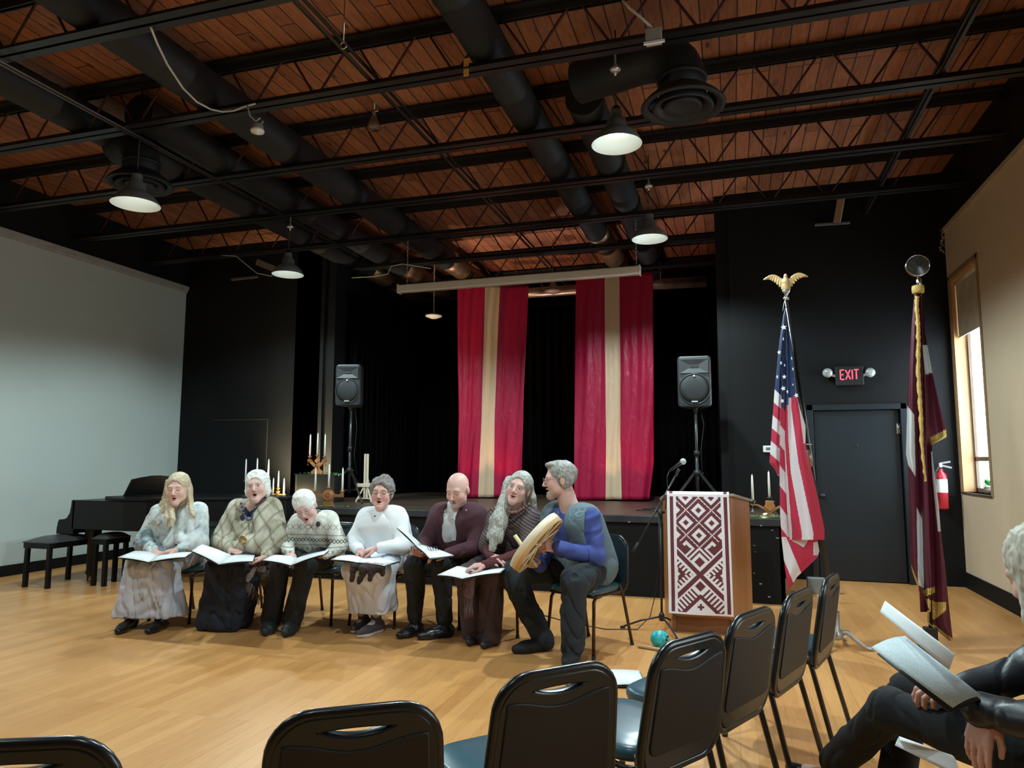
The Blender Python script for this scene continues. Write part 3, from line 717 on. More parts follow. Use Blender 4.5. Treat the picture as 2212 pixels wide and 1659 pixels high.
def glasses(parent,R,hc,hs,m,name='glasses'):
    b=NB()
    for s in(-1,1):
        pts=[tuple(R@(V3(s*.033+.021*math.cos(a),.108,.0+.016*math.sin(a))*hs)+hc) for a in [i*2*math.pi/18 for i in range(18)]]
        tube(b,pts,.0016,5,closed=True)
        tube(b,[tuple(R@(V3(s*.054,.107,.004)*hs)+hc),tuple(R@(V3(s*.080,.06,.006)*hs)+hc),tuple(R@(V3(s*.084,-.01,.008)*hs)+hc)],.0015,5)
    tube(b,[tuple(R@(V3(-.012,.108,.003)*hs)+hc),tuple(R@(V3(.012,.108,.003)*hs)+hc)],.0014,5)
    return obj(name,b,m,parent)
def hair(parent,prims,m,h=.0055,folds=.004,seed=3,name='hair',clip=None,fr=60,label=None):
    return cloth_obj(name,prims,m,parent,h,folds,fr,seed,clip,stretch=(1,1,.35),label=label,crease=.6)
def cap(R,hc,hs,g=.0,top=.0,back=0,fc=(.070,.070,.092),fcy=.092,fcz=-.022):
    return xf([el((0,-.016-back,.034+top),(.082+g,.102+g,.092+g)),sub(el((0,fcy,fcz),fc,k=.012))],R,hc,hs)
# ---- materials of clothes ----
def knit(name,a,b,scale=90,vs=5,rough=.9,bump=.5):
    t=NT(name); v=t.coord('Object'); wv=t.N('ShaderNodeTexWave',wave_type='BANDS',bands_direction='Z'); wv.inputs['Scale'].default_value=scale; wv.inputs['Distortion'].default_value=2.5; t.L(v,wv.inputs[0])
    n=t.noise(v,vs,4); c=t.ramp(n,[(.35,a),(.65,b)]); t.bump(wv.outputs[0],bump,.004); return t.fin(c,rough)
def mk_plaid():
    t=NT('plaid wool shawl'); v=t.coord('Object',(1,1,1),(0,math.radians(0),math.radians(0)))
    s=t.N('ShaderNodeSeparateXYZ'); t.L(v,s.inputs[0])
    d1=t.math('ADD',t.math('MULTIPLY',s.outputs[0],.85),t.math('MULTIPLY',s.outputs[2],.62)); d2=t.math('SUBTRACT',t.math('MULTIPLY',s.outputs[0],.95),t.math('MULTIPLY',s.outputs[2],.5))
    def ln(d,per,w,ofs): return t.math('LESS_THAN',t.math('ABSOLUTE',t.math('SUBTRACT',t.math('FRACT',t.math('ADD',t.math('MULTIPLY',d,1/per),ofs)),.5)),w)
    c=t.ramp(t.noise(v,9,4),[(.35,(.40,.37,.27)),(.65,(.58,.55,.44))])
    c=t.mix(t.math('MULTIPLY',ln(d1,.105,.17,0),.35),c,(.36,.31,.20)); c=t.mix(t.math('MULTIPLY',ln(d2,.105,.17,.0),.35),c,(.36,.31,.20))
    for d,o in((d1,.0),(d2,.0)):
        c=t.mix(t.math('MULTIPLY',ln(d,.105,.06,o),.5),c,(.14,.11,.075)); 
    t.bump(t.noise(v,160,3),.6,.004); return t.fin(c,.95)
def mk_nordic():
    t=NT('patterned ecru sweater'); v=t.coord('Object'); s=t.N('ShaderNodeSeparateXYZ'); t.L(v,s.inputs[0])
    c=t.ramp(t.noise(v,12,3),[(.35,(.56,.56,.48)),(.65,(.72,.72,.64))]); z=s.outputs[2]
    x=t.math('ADD',s.outputs[0],t.math('MULTIPLY',s.outputs[1],.6))
    def band(z0,hw): return t.math('LESS_THAN',t.math('ABSOLUTE',t.math('SUBTRACT',z,z0)),hw)
    tri=lambda per: t.math('MULTIPLY',t.math('ABSOLUTE',t.math('SUBTRACT',t.math('FRACT',t.math('MULTIPLY',x,1/per)),.5)),per*1.0)
    for z0,hw,per,col in ((.735,.016,.034,(.045,.055,.05)),(.655,.013,.05,(.16,.18,.15)),(.845,.022,.06,(.25,.26,.20)),(.69,.004,.01,(.30,.31,.26)),(.78,.004,.01,(.32,.33,.28)),(.61,.012,.04,(.20,.21,.18))):
        zz=t.math('ABSOLUTE',t.math('SUBTRACT',z,z0)); m=t.math('LESS_THAN',t.math('ABSOLUTE',t.math('SUBTRACT',zz,tri(per))),.0045) if per>.02 else 1.0
        mm=t.math('MULTIPLY',band(z0,hw),m) if per>.02 else band(z0,hw); c=t.mix(mm,c,col)
    t.bump(t.noise(v,130,2),.5,.004); return t.fin(c,.95)
def mk_stripe(name,a,b,per,dirv=(.5,0,.86),rough=.85):
    t=NT(name); v=t.coord('Object'); d=t.N('ShaderNodeVectorMath',operation='DOT_PRODUCT'); t.L(v,d.inputs[0]); d.inputs[1].default_value=dirv
    f=t.math('FRACT',t.math('MULTIPLY',t.math('ADD',d.outputs['Value'],t.math('MULTIPLY',t.noise(v,6,2),.012)),1/per)); c=t.ramp(f,[(.0,a),(.42,a),(.5,b),(.92,b),(1,a)]); t.bump(f,.4,.003); return t.fin(c,rough)
def mk_check():
    t=NT('fine checked vest cloth'); v=t.coord('Object',(1,1,1),(0,.3,.6)); c=t.N('ShaderNodeTexChecker'); t.L(v,c.inputs[0]); c.inputs['Scale'].default_value=170
    c.inputs[1].default_value=(.045,.075,.10,1); c.inputs[2].default_value=(.17,.24,.27,1); return t.fin(c.outputs[0],.85)
def mk_shawl():
    t=NT('grey white woven shawl'); v=t.coord('Object',(1,1,1),(.3,.5,.2)); n=t.noise(v,5.5,4,.6,1.0)
    c=t.ramp(n,[(.36,(.16,.21,.23)),(.44,(.45,.52,.52)),(.56,(.70,.74,.71)),(.75,(.80,.82,.78))])
    wv=t.N('ShaderNodeTexWave',wave_type='BANDS',bands_direction='DIAGONAL'); wv.inputs['Scale'].default_value=45; wv.inputs['Distortion'].default_value=3; t.L(v,wv.inputs[0])
    t.bump(wv.outputs[0],.6,.006); return t.fin(c,.95)
def fringe(parent,pts,drop,m,name='fringe',n=28,seed=2,r=.0035,label=None):
    rs=random.Random(seed); b=NB(); pts=[np.array(p,float) for p in pts]
    for i in range(n):
        t=i/(n-1)*(len(pts)-1); k=min(int(t),len(pts)-2); p=pts[k]+(pts[k+1]-pts[k])*(t-k); q=[p]
        for j in range(4): q.append(q[-1]+V3(rs.uniform(-.008,.008),rs.uniform(-.01,.006),-drop/4*rs.uniform(.8,1.1)))
        tube(b,[tuple(x) for x in q],[r,r*.9,r*.8,r*.8,r*.6],5)
    o=obj(name,b,m,parent); 
    if label: o['label']=label
    return o
PJ={1:{'hA':(362,1198,5.35),'hB':(406,1198,5.35),'kA':(296,1224,4.95),'kB':(346,1228,4.95),'aA':(284,1336,5.0),'aB':(348,1336,5.02),'tA':(256,1372,4.78),'tB':(322,1369,4.86),'sA':(344,1110,5.3),'sB':(428,1106,5.3),'eA':(316,1172,5.22),'eB':(430,1172,5.2),'wA':(334,1192,5.04),'wB':(384,1188,5.02),'head':(385,1056,5.2)},2:{'hA':(524,1195,5.55),'hB':(566,1195,5.55),'kA':(470,1224,5.12),'kB':(524,1222,5.12),'aA':(450,1345,5.2),'aB':(500,1345,5.2),'tA':(448,1352,5.16),'tB':(500,1352,5.16),'sA':(514,1104,5.48),'sB':(584,1100,5.48),'eA':(484,1168,5.4),'eB':(600,1168,5.4),'wA':(498,1190,5.2),'wB':(572,1204,5.2),'head':(556,1051,5.4)},3:{'hA':(672,1198,5.66),'hB':(712,1198,5.66),'kA':(606,1224,5.2),'kB':(660,1220,5.2),'aA':(586,1340,5.25),'aB':(632,1340,5.27),'tA':(574,1368,5.1),'tB':(618,1368,5.12),'sA':(642,1128,5.52),'sB':(712,1122,5.55),'eA':(618,1176,5.45),'eB':(734,1178,5.45),'wA':(625,1194,5.25),'wB':(704,1200,5.3),'head':(660,1094,5.34)},4:{'hA':(818,1202,5.76),'hB':(860,1202,5.76),'kA':(764,1230,5.32),'kB':(818,1234,5.32),'aA':(784,1330,5.5),'aB':(812,1334,5.45),'tA':(766,1360,5.4),'tB':(780,1369,5.28),'sA':(792,1116,5.68),'sB':(860,1114,5.68),'eA':(764,1172,5.6),'eB':(872,1180,5.58),'wA':(776,1190,5.4),'wB':(814,1184,5.38),'head':(825,1065,5.55)},5:{'hA':(962,1208,5.85),'hB':(1008,1208,5.85),'kA':(897,1222,5.4),'kB':(952,1216,5.4),'aA':(896,1340,5.47),'aB':(960,1342,5.5),'tA':(866,1374,5.34),'tB':(912,1376,5.36),'sA':(950,1106,5.72),'sB':(1030,1108,5.7),'eA':(920,1168,5.62),'eB':(1026,1184,5.6),'wA':(916,1196,5.4),'wB':(966,1196,5.4),'head':(989,1057,5.55)},6:{'hA':(1068,1215,5.75),'hB':(1110,1215,5.75),'kA':(1008,1246,5.3),'kB':(1064,1242,5.3),'aA':(1022,1366,5.42),'aB':(1060,1370,5.38),'tA':(1014,1390,5.3),'tB':(1046,1396,5.26),'sA':(1074,1118,5.62),'sB':(1146,1120,5.6),'eA':(1052,1180,5.5),'eB':(1146,1192,5.48),'wA':(1060,1202,5.3),'wB':(1048,1220,5.2),'head':(1121,1055,5.5)},7:{'hA':(1246,1225,5.62),'hB':(1290,1232,5.45),'kA':(1104,1238,5.3),'kB':(1240,1256,5.02),'aA':(1172,1384,5.34),'aB':(1236,1396,5.1),'tA':(1118,1410,5.2),'tB':(1224,1428,4.98),'sA':(1194,1106,5.55),'sB':(1276,1116,5.32),'eA':(1180,1190,5.5),'eB':(1290,1202,5.28),'wA':(1166,1222,5.28),'wB':(1206,1186,5.12),'head':(1209,1036,5.38)}}
def joints(n):
    J={k:np.array(at(*v)) for k,v in PJ[n].items()}
    for c in'AB': J['a'+c][2]=max(J['a'+c][2],.085); J['t'+c][2]=.035
    J['neck']=None; J.pop('neck'); return J
def seat_base(J): m=(J['hA']+J['hB'])/2; return (float(m[0]),float(m[1]),0.0)
black_cloth=P('black trouser cloth',(.010,.011,.012),.85,var=.3,bump=.2,bs=120)
black_leather=P('black shoe leather',(.010,.010,.010),.32,var=.2)
gold_m=P('brass jewellery',(.55,.40,.18),.35,.8); silver_m=P('silver jewellery',(.55,.55,.55),.3,.9)
wire_gl=P('thin glasses frame',(.20,.13,.10),.35,.5)
def beads(parent,pts,r,m,name='necklace'):
    b=NB()
    for p in pts: ball(b,tuple(p),r,8)
    return obj(name,b,m,parent)
def arc(a,bm_,c,n):  # quadratic curve through control
    a,bm_,c=[np.array(x,float) for x in(a,bm_,c)]
    return [(1-t)**2*a+2*t*(1-t)*bm_+t*t*c for t in [i/(n-1) for i in range(n)]]
# ======================= the seven seated singers =======================
def W_(J,o0): return J
G=9.0
# ---- 1 young woman, long fair hair, grey-white shawl, pale skirt ----
J=joints(1); B=seat_base(J); o0=np.array(B)
o,W,R,hc,hs,nb=person('young woman with long fair hair, pale woven shawl and cream skirt, seated far left',J,B,
  dict(c=J['head'],f=(.36,-.90,-.05),up=(-.03,0,1),s=1.08,mouth=.45,closed=1,brow=(.35,.25,.16)),skin=(.68,.43,.35),
  hands=[dict(at='wA',d=(.85,-.35,-.15),n=(0,-.25,1),side=1,curl=(.4,.5,.4)),dict(at='wB',d=(-.9,-.35,-.12),n=(-.1,-.2,1),side=-1,curl=(.25,.3,.2),frm='eB')])
hm=hair_m('fair hair',(.36,.27,.16),(.66,.55,.38))
pr=cap(R,hc,hs,.006,.006,fc=(.062,.07,.092))
def hl(px,py,Y): return np.array(at(px,py,Y))-o0
rl=random.Random(4)
for l in ([(366,1040,5.24),(358,1075,5.24),(350,1105,5.20),(340,1132,5.15)],[(364,1050,5.22),(360,1090,5.18),(362,1118,5.08),(358,1134,5.05)],[(366,1060,5.2),(368,1095,5.14),(372,1120,5.06),(370,1136,5.04)],[(404,1040,5.28),(411,1080,5.28),(420,1110,5.24),(436,1138,5.20)],[(402,1050,5.26),(408,1090,5.22),(414,1112,5.16)],[(352,1085,5.26),(338,1112,5.22),(326,1130,5.18)]):
    q=[hl(*x) for x in l]
    for j_ in range(3):
        off=[V3(rl.uniform(-.018,.018),rl.uniform(-.01,.014),rl.uniform(-.01,.01)) for _ in q]
        for i,(a_,b_) in enumerate(zip(q[:-1],q[1:])): pr.append(rc(a_+off[i],b_+off[i+1],.017-.0035*i,.0145-.0035*i,.022))
pr.append(rc(hc+V3(0,.06,-.02),hc+V3(0,.09,-.16),.08,.06,.03))
hair(o,pr,hm,folds=.003,fr=70)
shm=mk_shawl()
pr=upper(W,nb,1.08,.86,.030,.050)
mid=(W['wA']+W['wB'])/2
pr+= [rc(W['sA']+V3(0,0,.015),W['eA']+V3(0,-.02,0),.075,.085,.04),rc(W['sB']+V3(0,0,.015),W['eB']+V3(0,-.02,0),.078,.095,.04),
      rc(W['sA']+V3(.04,-.06,.02),W['eB']+V3(-.10,-.09,.02),.055,.05,.03),rc(W['sB']+V3(-.04,-.06,.02),mid+V3(-.03,.06,.05),.06,.05,.03),
      rc(W['sA']+V3(.03,.0,.03),nb+V3(-.01,.04,.02),.04,.05,.03),rc(W['sB']+V3(-.03,0,.03),nb+V3(.01,.04,.02),.045,.05,.03)]
cloth_obj('shawl',pr,shm,o,.009,.007,13,5,label='woven grey and white shawl')
fringe(o,[W['eB']+V3(-.07,-.05,-.06),W['hB']+V3(.05,-.10,.03),W['hB']+V3(.08,.02,-.0)],.12,P('shawl fringe',(.55,.58,.55),.9),n=30)
skm=P('crinkled cream skirt',(.55,.57,.64),.85,var=.08,vs=14,bump=.35,bs=28,stretch=(1,1,.4))
def skirt(W,hemz,kr,hr,fa,fb,k=.06,mid=True):
    pr=[rc(W['hA']+V3(0,0,.02),W['hB']+V3(0,0,.02),.13,.13,.05)]
    for c in'AB': pr.append(rc(W['h'+c],W['k'+c],.10,kr,k))
    pr.append(rc((W['hA']+W['hB'])/2,(W['kA']+W['kB'])/2+V3(0,.03,-.02),.11,kr*.9,k))
    n=5
    for i in range(n):
        t=i/(n-1); a=W['kA']*(1-t)+W['kB']*t; b_=np.array(fa)*(1-t)+np.array(fb)*t
        pr.append(rc(a+V3(0,.0,-.01),b_,kr*.92,hr,k)); pr.append(rc(a+V3(0,.12,-.04),b_+V3(0,.14,0),kr*.85,hr,k))
    return pr
fa=hl(262,1330,4.93);fb=hl(362,1330,5.0)
cloth_obj('skirt',skirt(W,.1,.085,.07,fa,fb),skm,o,.010,.012,17,8,clip=[((0,0,-1),-.10)],stretch=(1.6,1.6,.25))
cloth_obj('boots',shoes(W)+[rc(W['aA'],W['aA']+V3(0,0,.12),.048,.05,.02),rc(W['aB'],W['aB']+V3(0,0,.12),.048,.05,.02)],black_leather,o,.007,0)
# ---- 2 older woman, white hair, plaid shawl, navy dress ----
J=joints(2); B=seat_base(J); o0=np.array(B)
o,W,R,hc,hs,nb=person('white haired woman in olive plaid shawl with round brooch over a long navy dress',J,B,
  dict(c=J['head'],f=(.34,-.92,.08),up=(-.14,.04,1),s=1.08,mouth=.75,brow=(.45,.42,.40)),skin=(.64,.41,.35),
  hands=[dict(at='wA',d=(.95,-.25,-.05),n=(0,-.2,1),side=1,curl=(.2,.3,.3)),dict(at='wB',d=(-.75,-.55,-.15),n=(.2,.3,.9),side=-1,curl=(.6,.7,.5),frm='eB')])
whm=hair_m('white hair',(.55,.54,.48),(.86,.86,.80))
pr=cap(R,hc,hs,.010,.006,.006,fc=(.064,.07,.088))+xf([el((-.07,-.02,-.035),(.032,.05,.055)),el((.072,-.02,-.03),(.03,.05,.055)),el((0,-.085,-.03),(.06,.04,.06)),el((0,-.06,.10),(.04,.04,.03))],R,hc,hs)
hair(o,pr,whm,folds=.006,fr=45)
cloth_obj('dress_bodice',upper(W,nb,.95,.4,.004,.04),P('navy dress cloth',(.015,.028,.055),.8,var=.2,bump=.2),o,.009,.003)
pm_=mk_plaid()
cen=(W['sA']+W['sB'])/2; lap=(W['wA']+W['wB'])/2
pr=upper(W,nb,1.10,.84,.034,.055)+[rc(W['sA']+V3(0,0,.02),W['eA'],.085,.11,.05),rc(W['sB']+V3(0,0,.02),W['eB'],.085,.105,.05),
   rc(W['sA']+V3(.03,-.08,0),lap+V3(-.08,.12,.06),.06,.06,.05),rc(W['sB']+V3(-.03,-.08,0),lap+V3(.06,.10,.06),.06,.06,.05),
   rc(W['eA']+V3(.04,-.04,-.02),lap+V3(0,.08,.05),.09,.08,.05),rc(W['eB']+V3(-.04,-.04,-.02),lap+V3(0,.08,.05),.08,.08,.05),
   rc(W['sA'],nb+V3(-.05,.02,.03),.05,.04,.03),rc(W['sB'],nb+V3(.05,.02,.03),.05,.04,.03)]
tipv=hl(527,1150,5.32)
pr+= [sub(rc(nb+V3(.035,-.10,.06),nb+V3(-.01,-.19,-.27),.132,.045,.015)),sub(el(nb+V3(0,-.03,.06),(.08,.10,.08),k=.01))]
cloth_obj('shawl',pr,pm_,o,.009,.006,12,11,label='olive and cream plaid wool shawl')
b=NB(); c_=hl(524,1166,5.165)
lathe(b,[(0,.006),(.012,.008),(.018,.002),(.03,.004),(.04,.0),(.042,-.004)],24,Matrix.Translation(Vector(c_))@Matrix.Rotation(math.pi/2,4,'X'))
for k in range(10): ball(b,(c_[0]+.033*math.cos(k*.628),c_[1]-.008,c_[2]+.033*math.sin(k*.628)),.006,6)
obj('brooch',b,gold_m,o)
beads(o,arc(nb+V3(-.06,-.105,.02),hl(538,1160,5.24),nb+V3(.10,-.105,.02),17),.0115,P('navy and silver beads',(.10,.12,.22),.2,.4,var=.9,vs=90))
nvm=P('midnight navy skirt',(.010,.013,.024),.85,var=.25,bump=.2)
cloth_obj('dress_skirt',skirt(W,0,.09,.075,hl(442,1345,5.12),hl(505,1345,5.15)),nvm,o,.010,.010,15,4,clip=[((0,0,-1),-.006)],stretch=(1.6,1.6,.25))
scm=P('brown fringed scarf',(.17,.13,.11),.95,var=.35,vs=20,bump=.5)
pr=[rc(hl(548,1215,5.2),hl(560,1225,5.25),.045,.05,.04),rc(hl(545,1225,5.15),hl(535,1252,5.1),.035,.02,.03),rc(hl(560,1225,5.25),hl(572,1262,5.35),.05,.03,.03),rc(hl(572,1235,5.35),hl(576,1285,5.45),.04,.02,.03)]
cloth_obj('scarf',pr,scm,o,.007,.006,30,4,label='brown fringed scarf lying over her knee')
fringe(o,[hl(520,1250,5.1),hl(545,1262,5.12),hl(560,1285,5.3),hl(580,1290,5.45)],.09,scm,n=26)
fringe(o,[hl(440,1205,5.2),hl(452,1215,5.2)],.06,P('shawl fringe olive',(.40,.37,.28),.9),n=14)
cloth_obj('shoes',shoes(W,r=.036),black_leather,o,.007,0)
# ---- 3 white haired, patterned sweater, head bowed ----
J=joints(3); B=seat_base(J); o0=np.array(B)
o,W,R,hc,hs,nb=person('white haired woman in patterned ecru sweater and black trousers with head bowed over her folder',J,B,
  dict(c=J['head'],f=(.30,-.84,-.42),up=(-.22,-.36,1),s=1.05,mouth=.8,closed=1,brow=(.50,.47,.44)),skin=(.66,.42,.37),
  hands=[dict(at='wA',d=(.55,-.5,-.25),n=(0,-.3,1),side=1,curl=(.35,.35,.3)),dict(at='wB',d=(-.9,-.3,-.05),n=(.0,.5,.8),side=-1,curl=(.5,.5,.4))])
pr=cap(R,hc,hs,.008,.008,.0,fc=(.066,.07,.078),fcz=-.035)+xf([el((0,.02,.115),(.05,.05,.022)),el((0,-.075,-.03),(.055,.04,.05))],R,hc,hs)
hair(o,pr,hair_m('snow white hair',(.66,.66,.62),(.90,.91,.87)),folds=.004,fr=40)
glasses(o,R,hc,hs,P('clear glasses frame',(.5,.45,.42),.2,.4))
cloth_obj('shirt_collar',[rc(nb+V3(-.05,-.03,.01),nb+V3(.05,-.02,.01),.045,.045,.02),rc(nb+V3(.03,0,.02),W['sB']+V3(-.08,-.02,.04),.035,.03,.02),rc(nb+V3(-.03,-.02,.0),W['sA']+V3(.07,-.05,.01),.035,.02,.02)],P('grey green collar',(.10,.12,.10),.8),o,.006,.002)
cloth_obj('sweater',upper(W,nb,1.08,1.0,.03,.042),mk_nordic(),o,.008,.005,14,6,label='ecru sweater with geometric bands')
b=NB(); c_=hl(687,1132,5.40); lathe(b,[(0,.006),(.02,.004),(.024,-.004)],6,Matrix.Translation(Vector(c_)+Vector((0,-.0,0)))@Matrix.Rotation(math.pi/2,4,'X')); obj('brooch',b,P('dark brooch',(.05,.045,.05),.4,.4),o)
cloth_obj('trousers',trousers(W,.018,.086),black_cloth,o,.009,.005,14,3)
cloth_obj('shoes',shoes(W,r=.053),P('black soft shoes',(.014,.016,.017),.6,bump=.2),o,.007,0)
# ---- 4 woman all in white ----
J=joints(4); B=seat_base(J); o0=np.array(B)
o,W,R,hc,hs,nb=person('woman in white top and long white skirt with short dark grey hair and glasses',J,B,
  dict(c=J['head'],f=(.26,-.96,.06),up=(.04,.03,1),s=1.08,mouth=.6,closed=1,brow=(.30,.22,.18),legcol=(.42,.38,.40)),skin=(.62,.36,.30),
  hands=[dict(at='wA',d=(.85,-.4,-.2),n=(0,-.25,1),side=1,curl=(.6,.7,.5)),dict(at='wB',d=(-.85,-.35,-.22),n=(-.1,-.25,1),side=-1,curl=(.6,.6,.4),frm='eB')])
pr=cap(R,hc,hs,.010,.008,.004,fc=(.068,.07,.086))+xf([el((.062,-.02,.03),(.034,.05,.05)),el((-.062,-.02,.03),(.034,.05,.05)),el((0,-.08,-.01),(.065,.045,.06))],R,hc,hs)
hair(o,pr,hair_m('dark grey curls',(.10,.085,.075),(.26,.22,.20),(40,40,25)),folds=.009,fr=42)
glasses(o,R,hc,hs,wire_gl)
wt=P('white cotton top',(.80,.82,.82),.85,var=.02,bump=.12); wsk=P('white skirt cloth',(.76,.80,.90),.85,var=.03,bump=.1)
pr=upper(W,nb,1.12,.86,.036,.052)+[rc((W['hA']+W['hB'])/2+V3(0,0,.0),(W['hA']+W['hB'])/2+V3(.07,.06,-.02),.15,.14,.04)]
cloth_obj('top',pr,wt,o,.009,.006,11,12,label='loose white long sleeved top',crease=.35)
cloth_obj('skirt',skirt(W,.1,.085,.06,hl(768,1312,5.38),hl(826,1318,5.42)),wsk,o,.010,.007,13,5,clip=[((0,0,-1),-.17)],stretch=(1.6,1.6,.25))
def sole_col(base,sole,z0): return lambda P: np.where((P[:,2]<z0)[:,None],np.array(sole),np.array(base))
cloth_obj('sneakers',shoes(W,r=.045),attr_cloth,o,.0055,0,colfn=sole_col((.06,.045,.045),(.70,.72,.72),.026),label='dark sneakers with white soles')
b=NB(); ball(b,tuple(nb+V3(-.01,-.115,-.04)),.011,10,(1,.5,1)); obj('button',b,P('grey stone button',(.08,.09,.11),.3),o)
b=NB(); q=W['wB']*.86+W['eB']*.14; dq=nrm(W['wB']-W['eB']); up_=nrm(np.cross(dq,V3(0,1,0))); fr2=np.cross(dq,up_)
tube(b,[tuple(q+(up_*math.cos(a)+fr2*math.sin(a))*.030) for a in [i*.45 for i in range(14)]],.006,6,closed=True); obj('wristwatch',b,silver_m,o)
# ---- 5 bald man, maroon jacket ----
J=joints(5); B=seat_base(J); o0=np.array(B)
o,W,R,hc,hs,nb=person('bald bearded man in maroon jacket over a white shirt looking down at his folder',J,B,
  dict(c=J['head'],f=(-.10,-.90,-.34),up=(-.02,-.3,1),s=1.12,mouth=.0,closed=1,male=True,beard=(.30,.22,.19),bw=.7,brow=(.30,.20,.15)),skin=(.64,.38,.31),build=1.15,neck_r=.058,
  hands=[dict(at='wA',d=(-.2,-.95,.0),n=(-.2,.0,-1),side=-1,curl=(.5,.5,.4)),dict(at='wB',d=(-.7,-.6,.0),n=(0,-.2,1),side=-1,curl=(.4,.4,.3))])
wsm=P('white shirt',(.78,.79,.78),.8,var=.02)
cloth_obj('shirt',upper(W,nb,1.10,.3,.020,.04)+[rc(nb+V3(-.035,-.02,.01),nb+V3(.035,-.02,.01),.056,.056,.02)],wsm,o,.008,.003)
mrm=P('maroon wool jacket',(.060,.016,.024),.85,var=.15,bump=.2,bs=150)
tip=hl(955,1185,5.5)
pr=upper(W,nb,1.16,1.0,.034,.046)+[rc((W['hA']+W['hB'])/2,(W['hA']+W['hB'])/2+V3(.05,-.03,-.05),.15,.15,.04),
  rc(W['hB']+V3(0,.0,.06),W['kB']*.45+W['hB']*.55+V3(.05,0,.02),.12,.09,.04)]
pr+= [sub(rc(nb+V3(-.008,-.075,.06),nb+V3(-.055,-.125,-.36),.062,.058,.010)),sub(el(nb+V3(0,-.02,.05),(.07,.09,.06),k=.01))]
cloth_obj('jacket',pr,mrm,o,.008,.005,12,14,label='open maroon suit jacket')
for s,(px,py) in ((0,(962,1103)),(1,(960,1112)),(2,(1003,1102))):
    pass
b=NB()
for (px,py) in ((961,1104),(960,1113),(1007,1102)):
    c_=hl(px,py,5.50); ball(b,tuple(c_),.008,8,(1,.5,1))
obj('lapel_pins',b,silver_m,o)
b=NB(); c_=hl(978,1124,5.49)
tube(b,[tuple(c_+V3(.018*math.cos(a),0,.018*math.sin(a))) for a in [i*.4 for i in range(16)]],.003,5,closed=True); ball(b,tuple(c_+V3(0,0,.02)),.006,8); obj('ring_brooch',b,silver_m,o)
cloth_obj('trousers',trousers(W,.024,.064),black_cloth,o,.009,.006,13,5)
cloth_obj('shoes',shoes(W,r=.043),black_leather,o,.0065,0)
# ---- 6 woman with long grey hair ----
J=joints(6); B=seat_base(J); o0=np.array(B)
o,W,R,hc,hs,nb=person('woman with very long grey hair in striped brown poncho and maroon trousers beside the drummer',J,B,
  dict(c=J['head'],f=(.02,-.96,.12),up=(.30,.05,1),s=1.08,mouth=.3,brow=(.30,.25,.22)),skin=(.64,.39,.33),
  hands=[dict(at='wA',d=(.9,-.25,-.1),n=(0,-.3,1),side=1,curl=(.45,.5,.4)),dict(at='wB',d=(-.9,-.35,-.1),n=(0,-.2,1),side=-1,curl=(.35,.4,.3),frm='eB')])
pr=cap(R,hc,hs,.006,.004,.0,fc=(.064,.07,.094))
for l,r0 in (([(1098,1048,5.5),(1088,1085,5.45),(1075,1120,5.38),(1068,1155,5.34),(1064,1185,5.32)],.045),([(1102,1040,5.55),(1094,1090,5.5),(1085,1130,5.4),(1078,1165,5.36)],.045),([(1090,1080,5.5),(1066,1125,5.42),(1058,1160,5.4)],.035),([(1142,1040,5.6),(1150,1075,5.6),(1155,1105,5.62)],.03),([(1136,1040,5.64),(1142,1090,5.68)],.04)):
    q=[hl(*x) for x in l]
    for i,(a_,b_) in enumerate(zip(q[:-1],q[1:])): pr.append(rc(a_,b_,r0-.004*i,r0-.004*(i+1),.03))
hair(o,pr,hair_m('long grey hair',(.17,.17,.14),(.60,.60,.54),(70,70,4)),folds=.0035,seed=5,fr=70)
cloth_obj('blouse',upper(W,nb,1.0,1.0,.012,.038),P('maroon blouse',(.095,.018,.020),.85,var=.15),o,.008,.004,13,3)
pr=upper(W,nb,1.10,.1,.034,.06)+[rc(W['sB']+V3(0,0,.01),W['eB']+V3(-.01,0,.05),.080,.085,.05),rc(W['sA']+V3(0,0,.01),W['eA']+V3(.02,0,.06),.072,.075,.05)]
cloth_obj('poncho',pr,mk_stripe('striped brown poncho',(.14,.10,.10),(.05,.032,.035),.022),o,.008,.006,11,8,label='brown poncho with fine diagonal stripes')
beads(o,arc(hl(1095,1100,5.42),hl(1105,1118,5.36),hl(1142,1090,5.50),13),.014,P('amber bead collar',(.16,.07,.05),.35,var=.8,vs=60))
b=NB(); ball(b,tuple(R@(V3(.082,.0,-.05)*hs)+hc),.011,8,(1,1,1.7)); obj('earring',b,P('amber earring',(.25,.13,.07),.3),o)
b=NB(); q=W['wA']*.97+W['eA']*.03; tube(b,[tuple(q+V3(.006*math.sin(a),.028*math.cos(a),.028*math.sin(a))) for a in [i*.45 for i in range(14)]],.006,6,closed=True); obj('bracelet',b,silver_m,o)
tpm=P('maroon brown trousers',(.050,.028,.030),.8,var=.15,bump=.2)
cloth_obj('trousers',trousers(W,.036,.085,below=-.03),tpm,o,.009,.008,13,6,clip=[((0,0,-1),-.03)],stretch=(1.4,1.4,.3))
fsc=P('plum scarf fringe',(.16,.10,.11),.9,var=.3)
cloth_obj('scarf_end',[rc(hl(1020,1242,5.14),hl(1014,1285,5.12),.03,.032,.03),rc(hl(1008,1250,5.14),hl(1008,1280,5.12),.02,.028,.03)],fsc,o,.006,.004,30)
fringe(o,[hl(1003,1285,5.12),hl(1022,1285,5.12)],.17,fsc,n=18)
cloth_obj('shoes',shoes(W,r=.040),P('dark brown shoes',(.022,.016,.014),.5),o,.007,0)
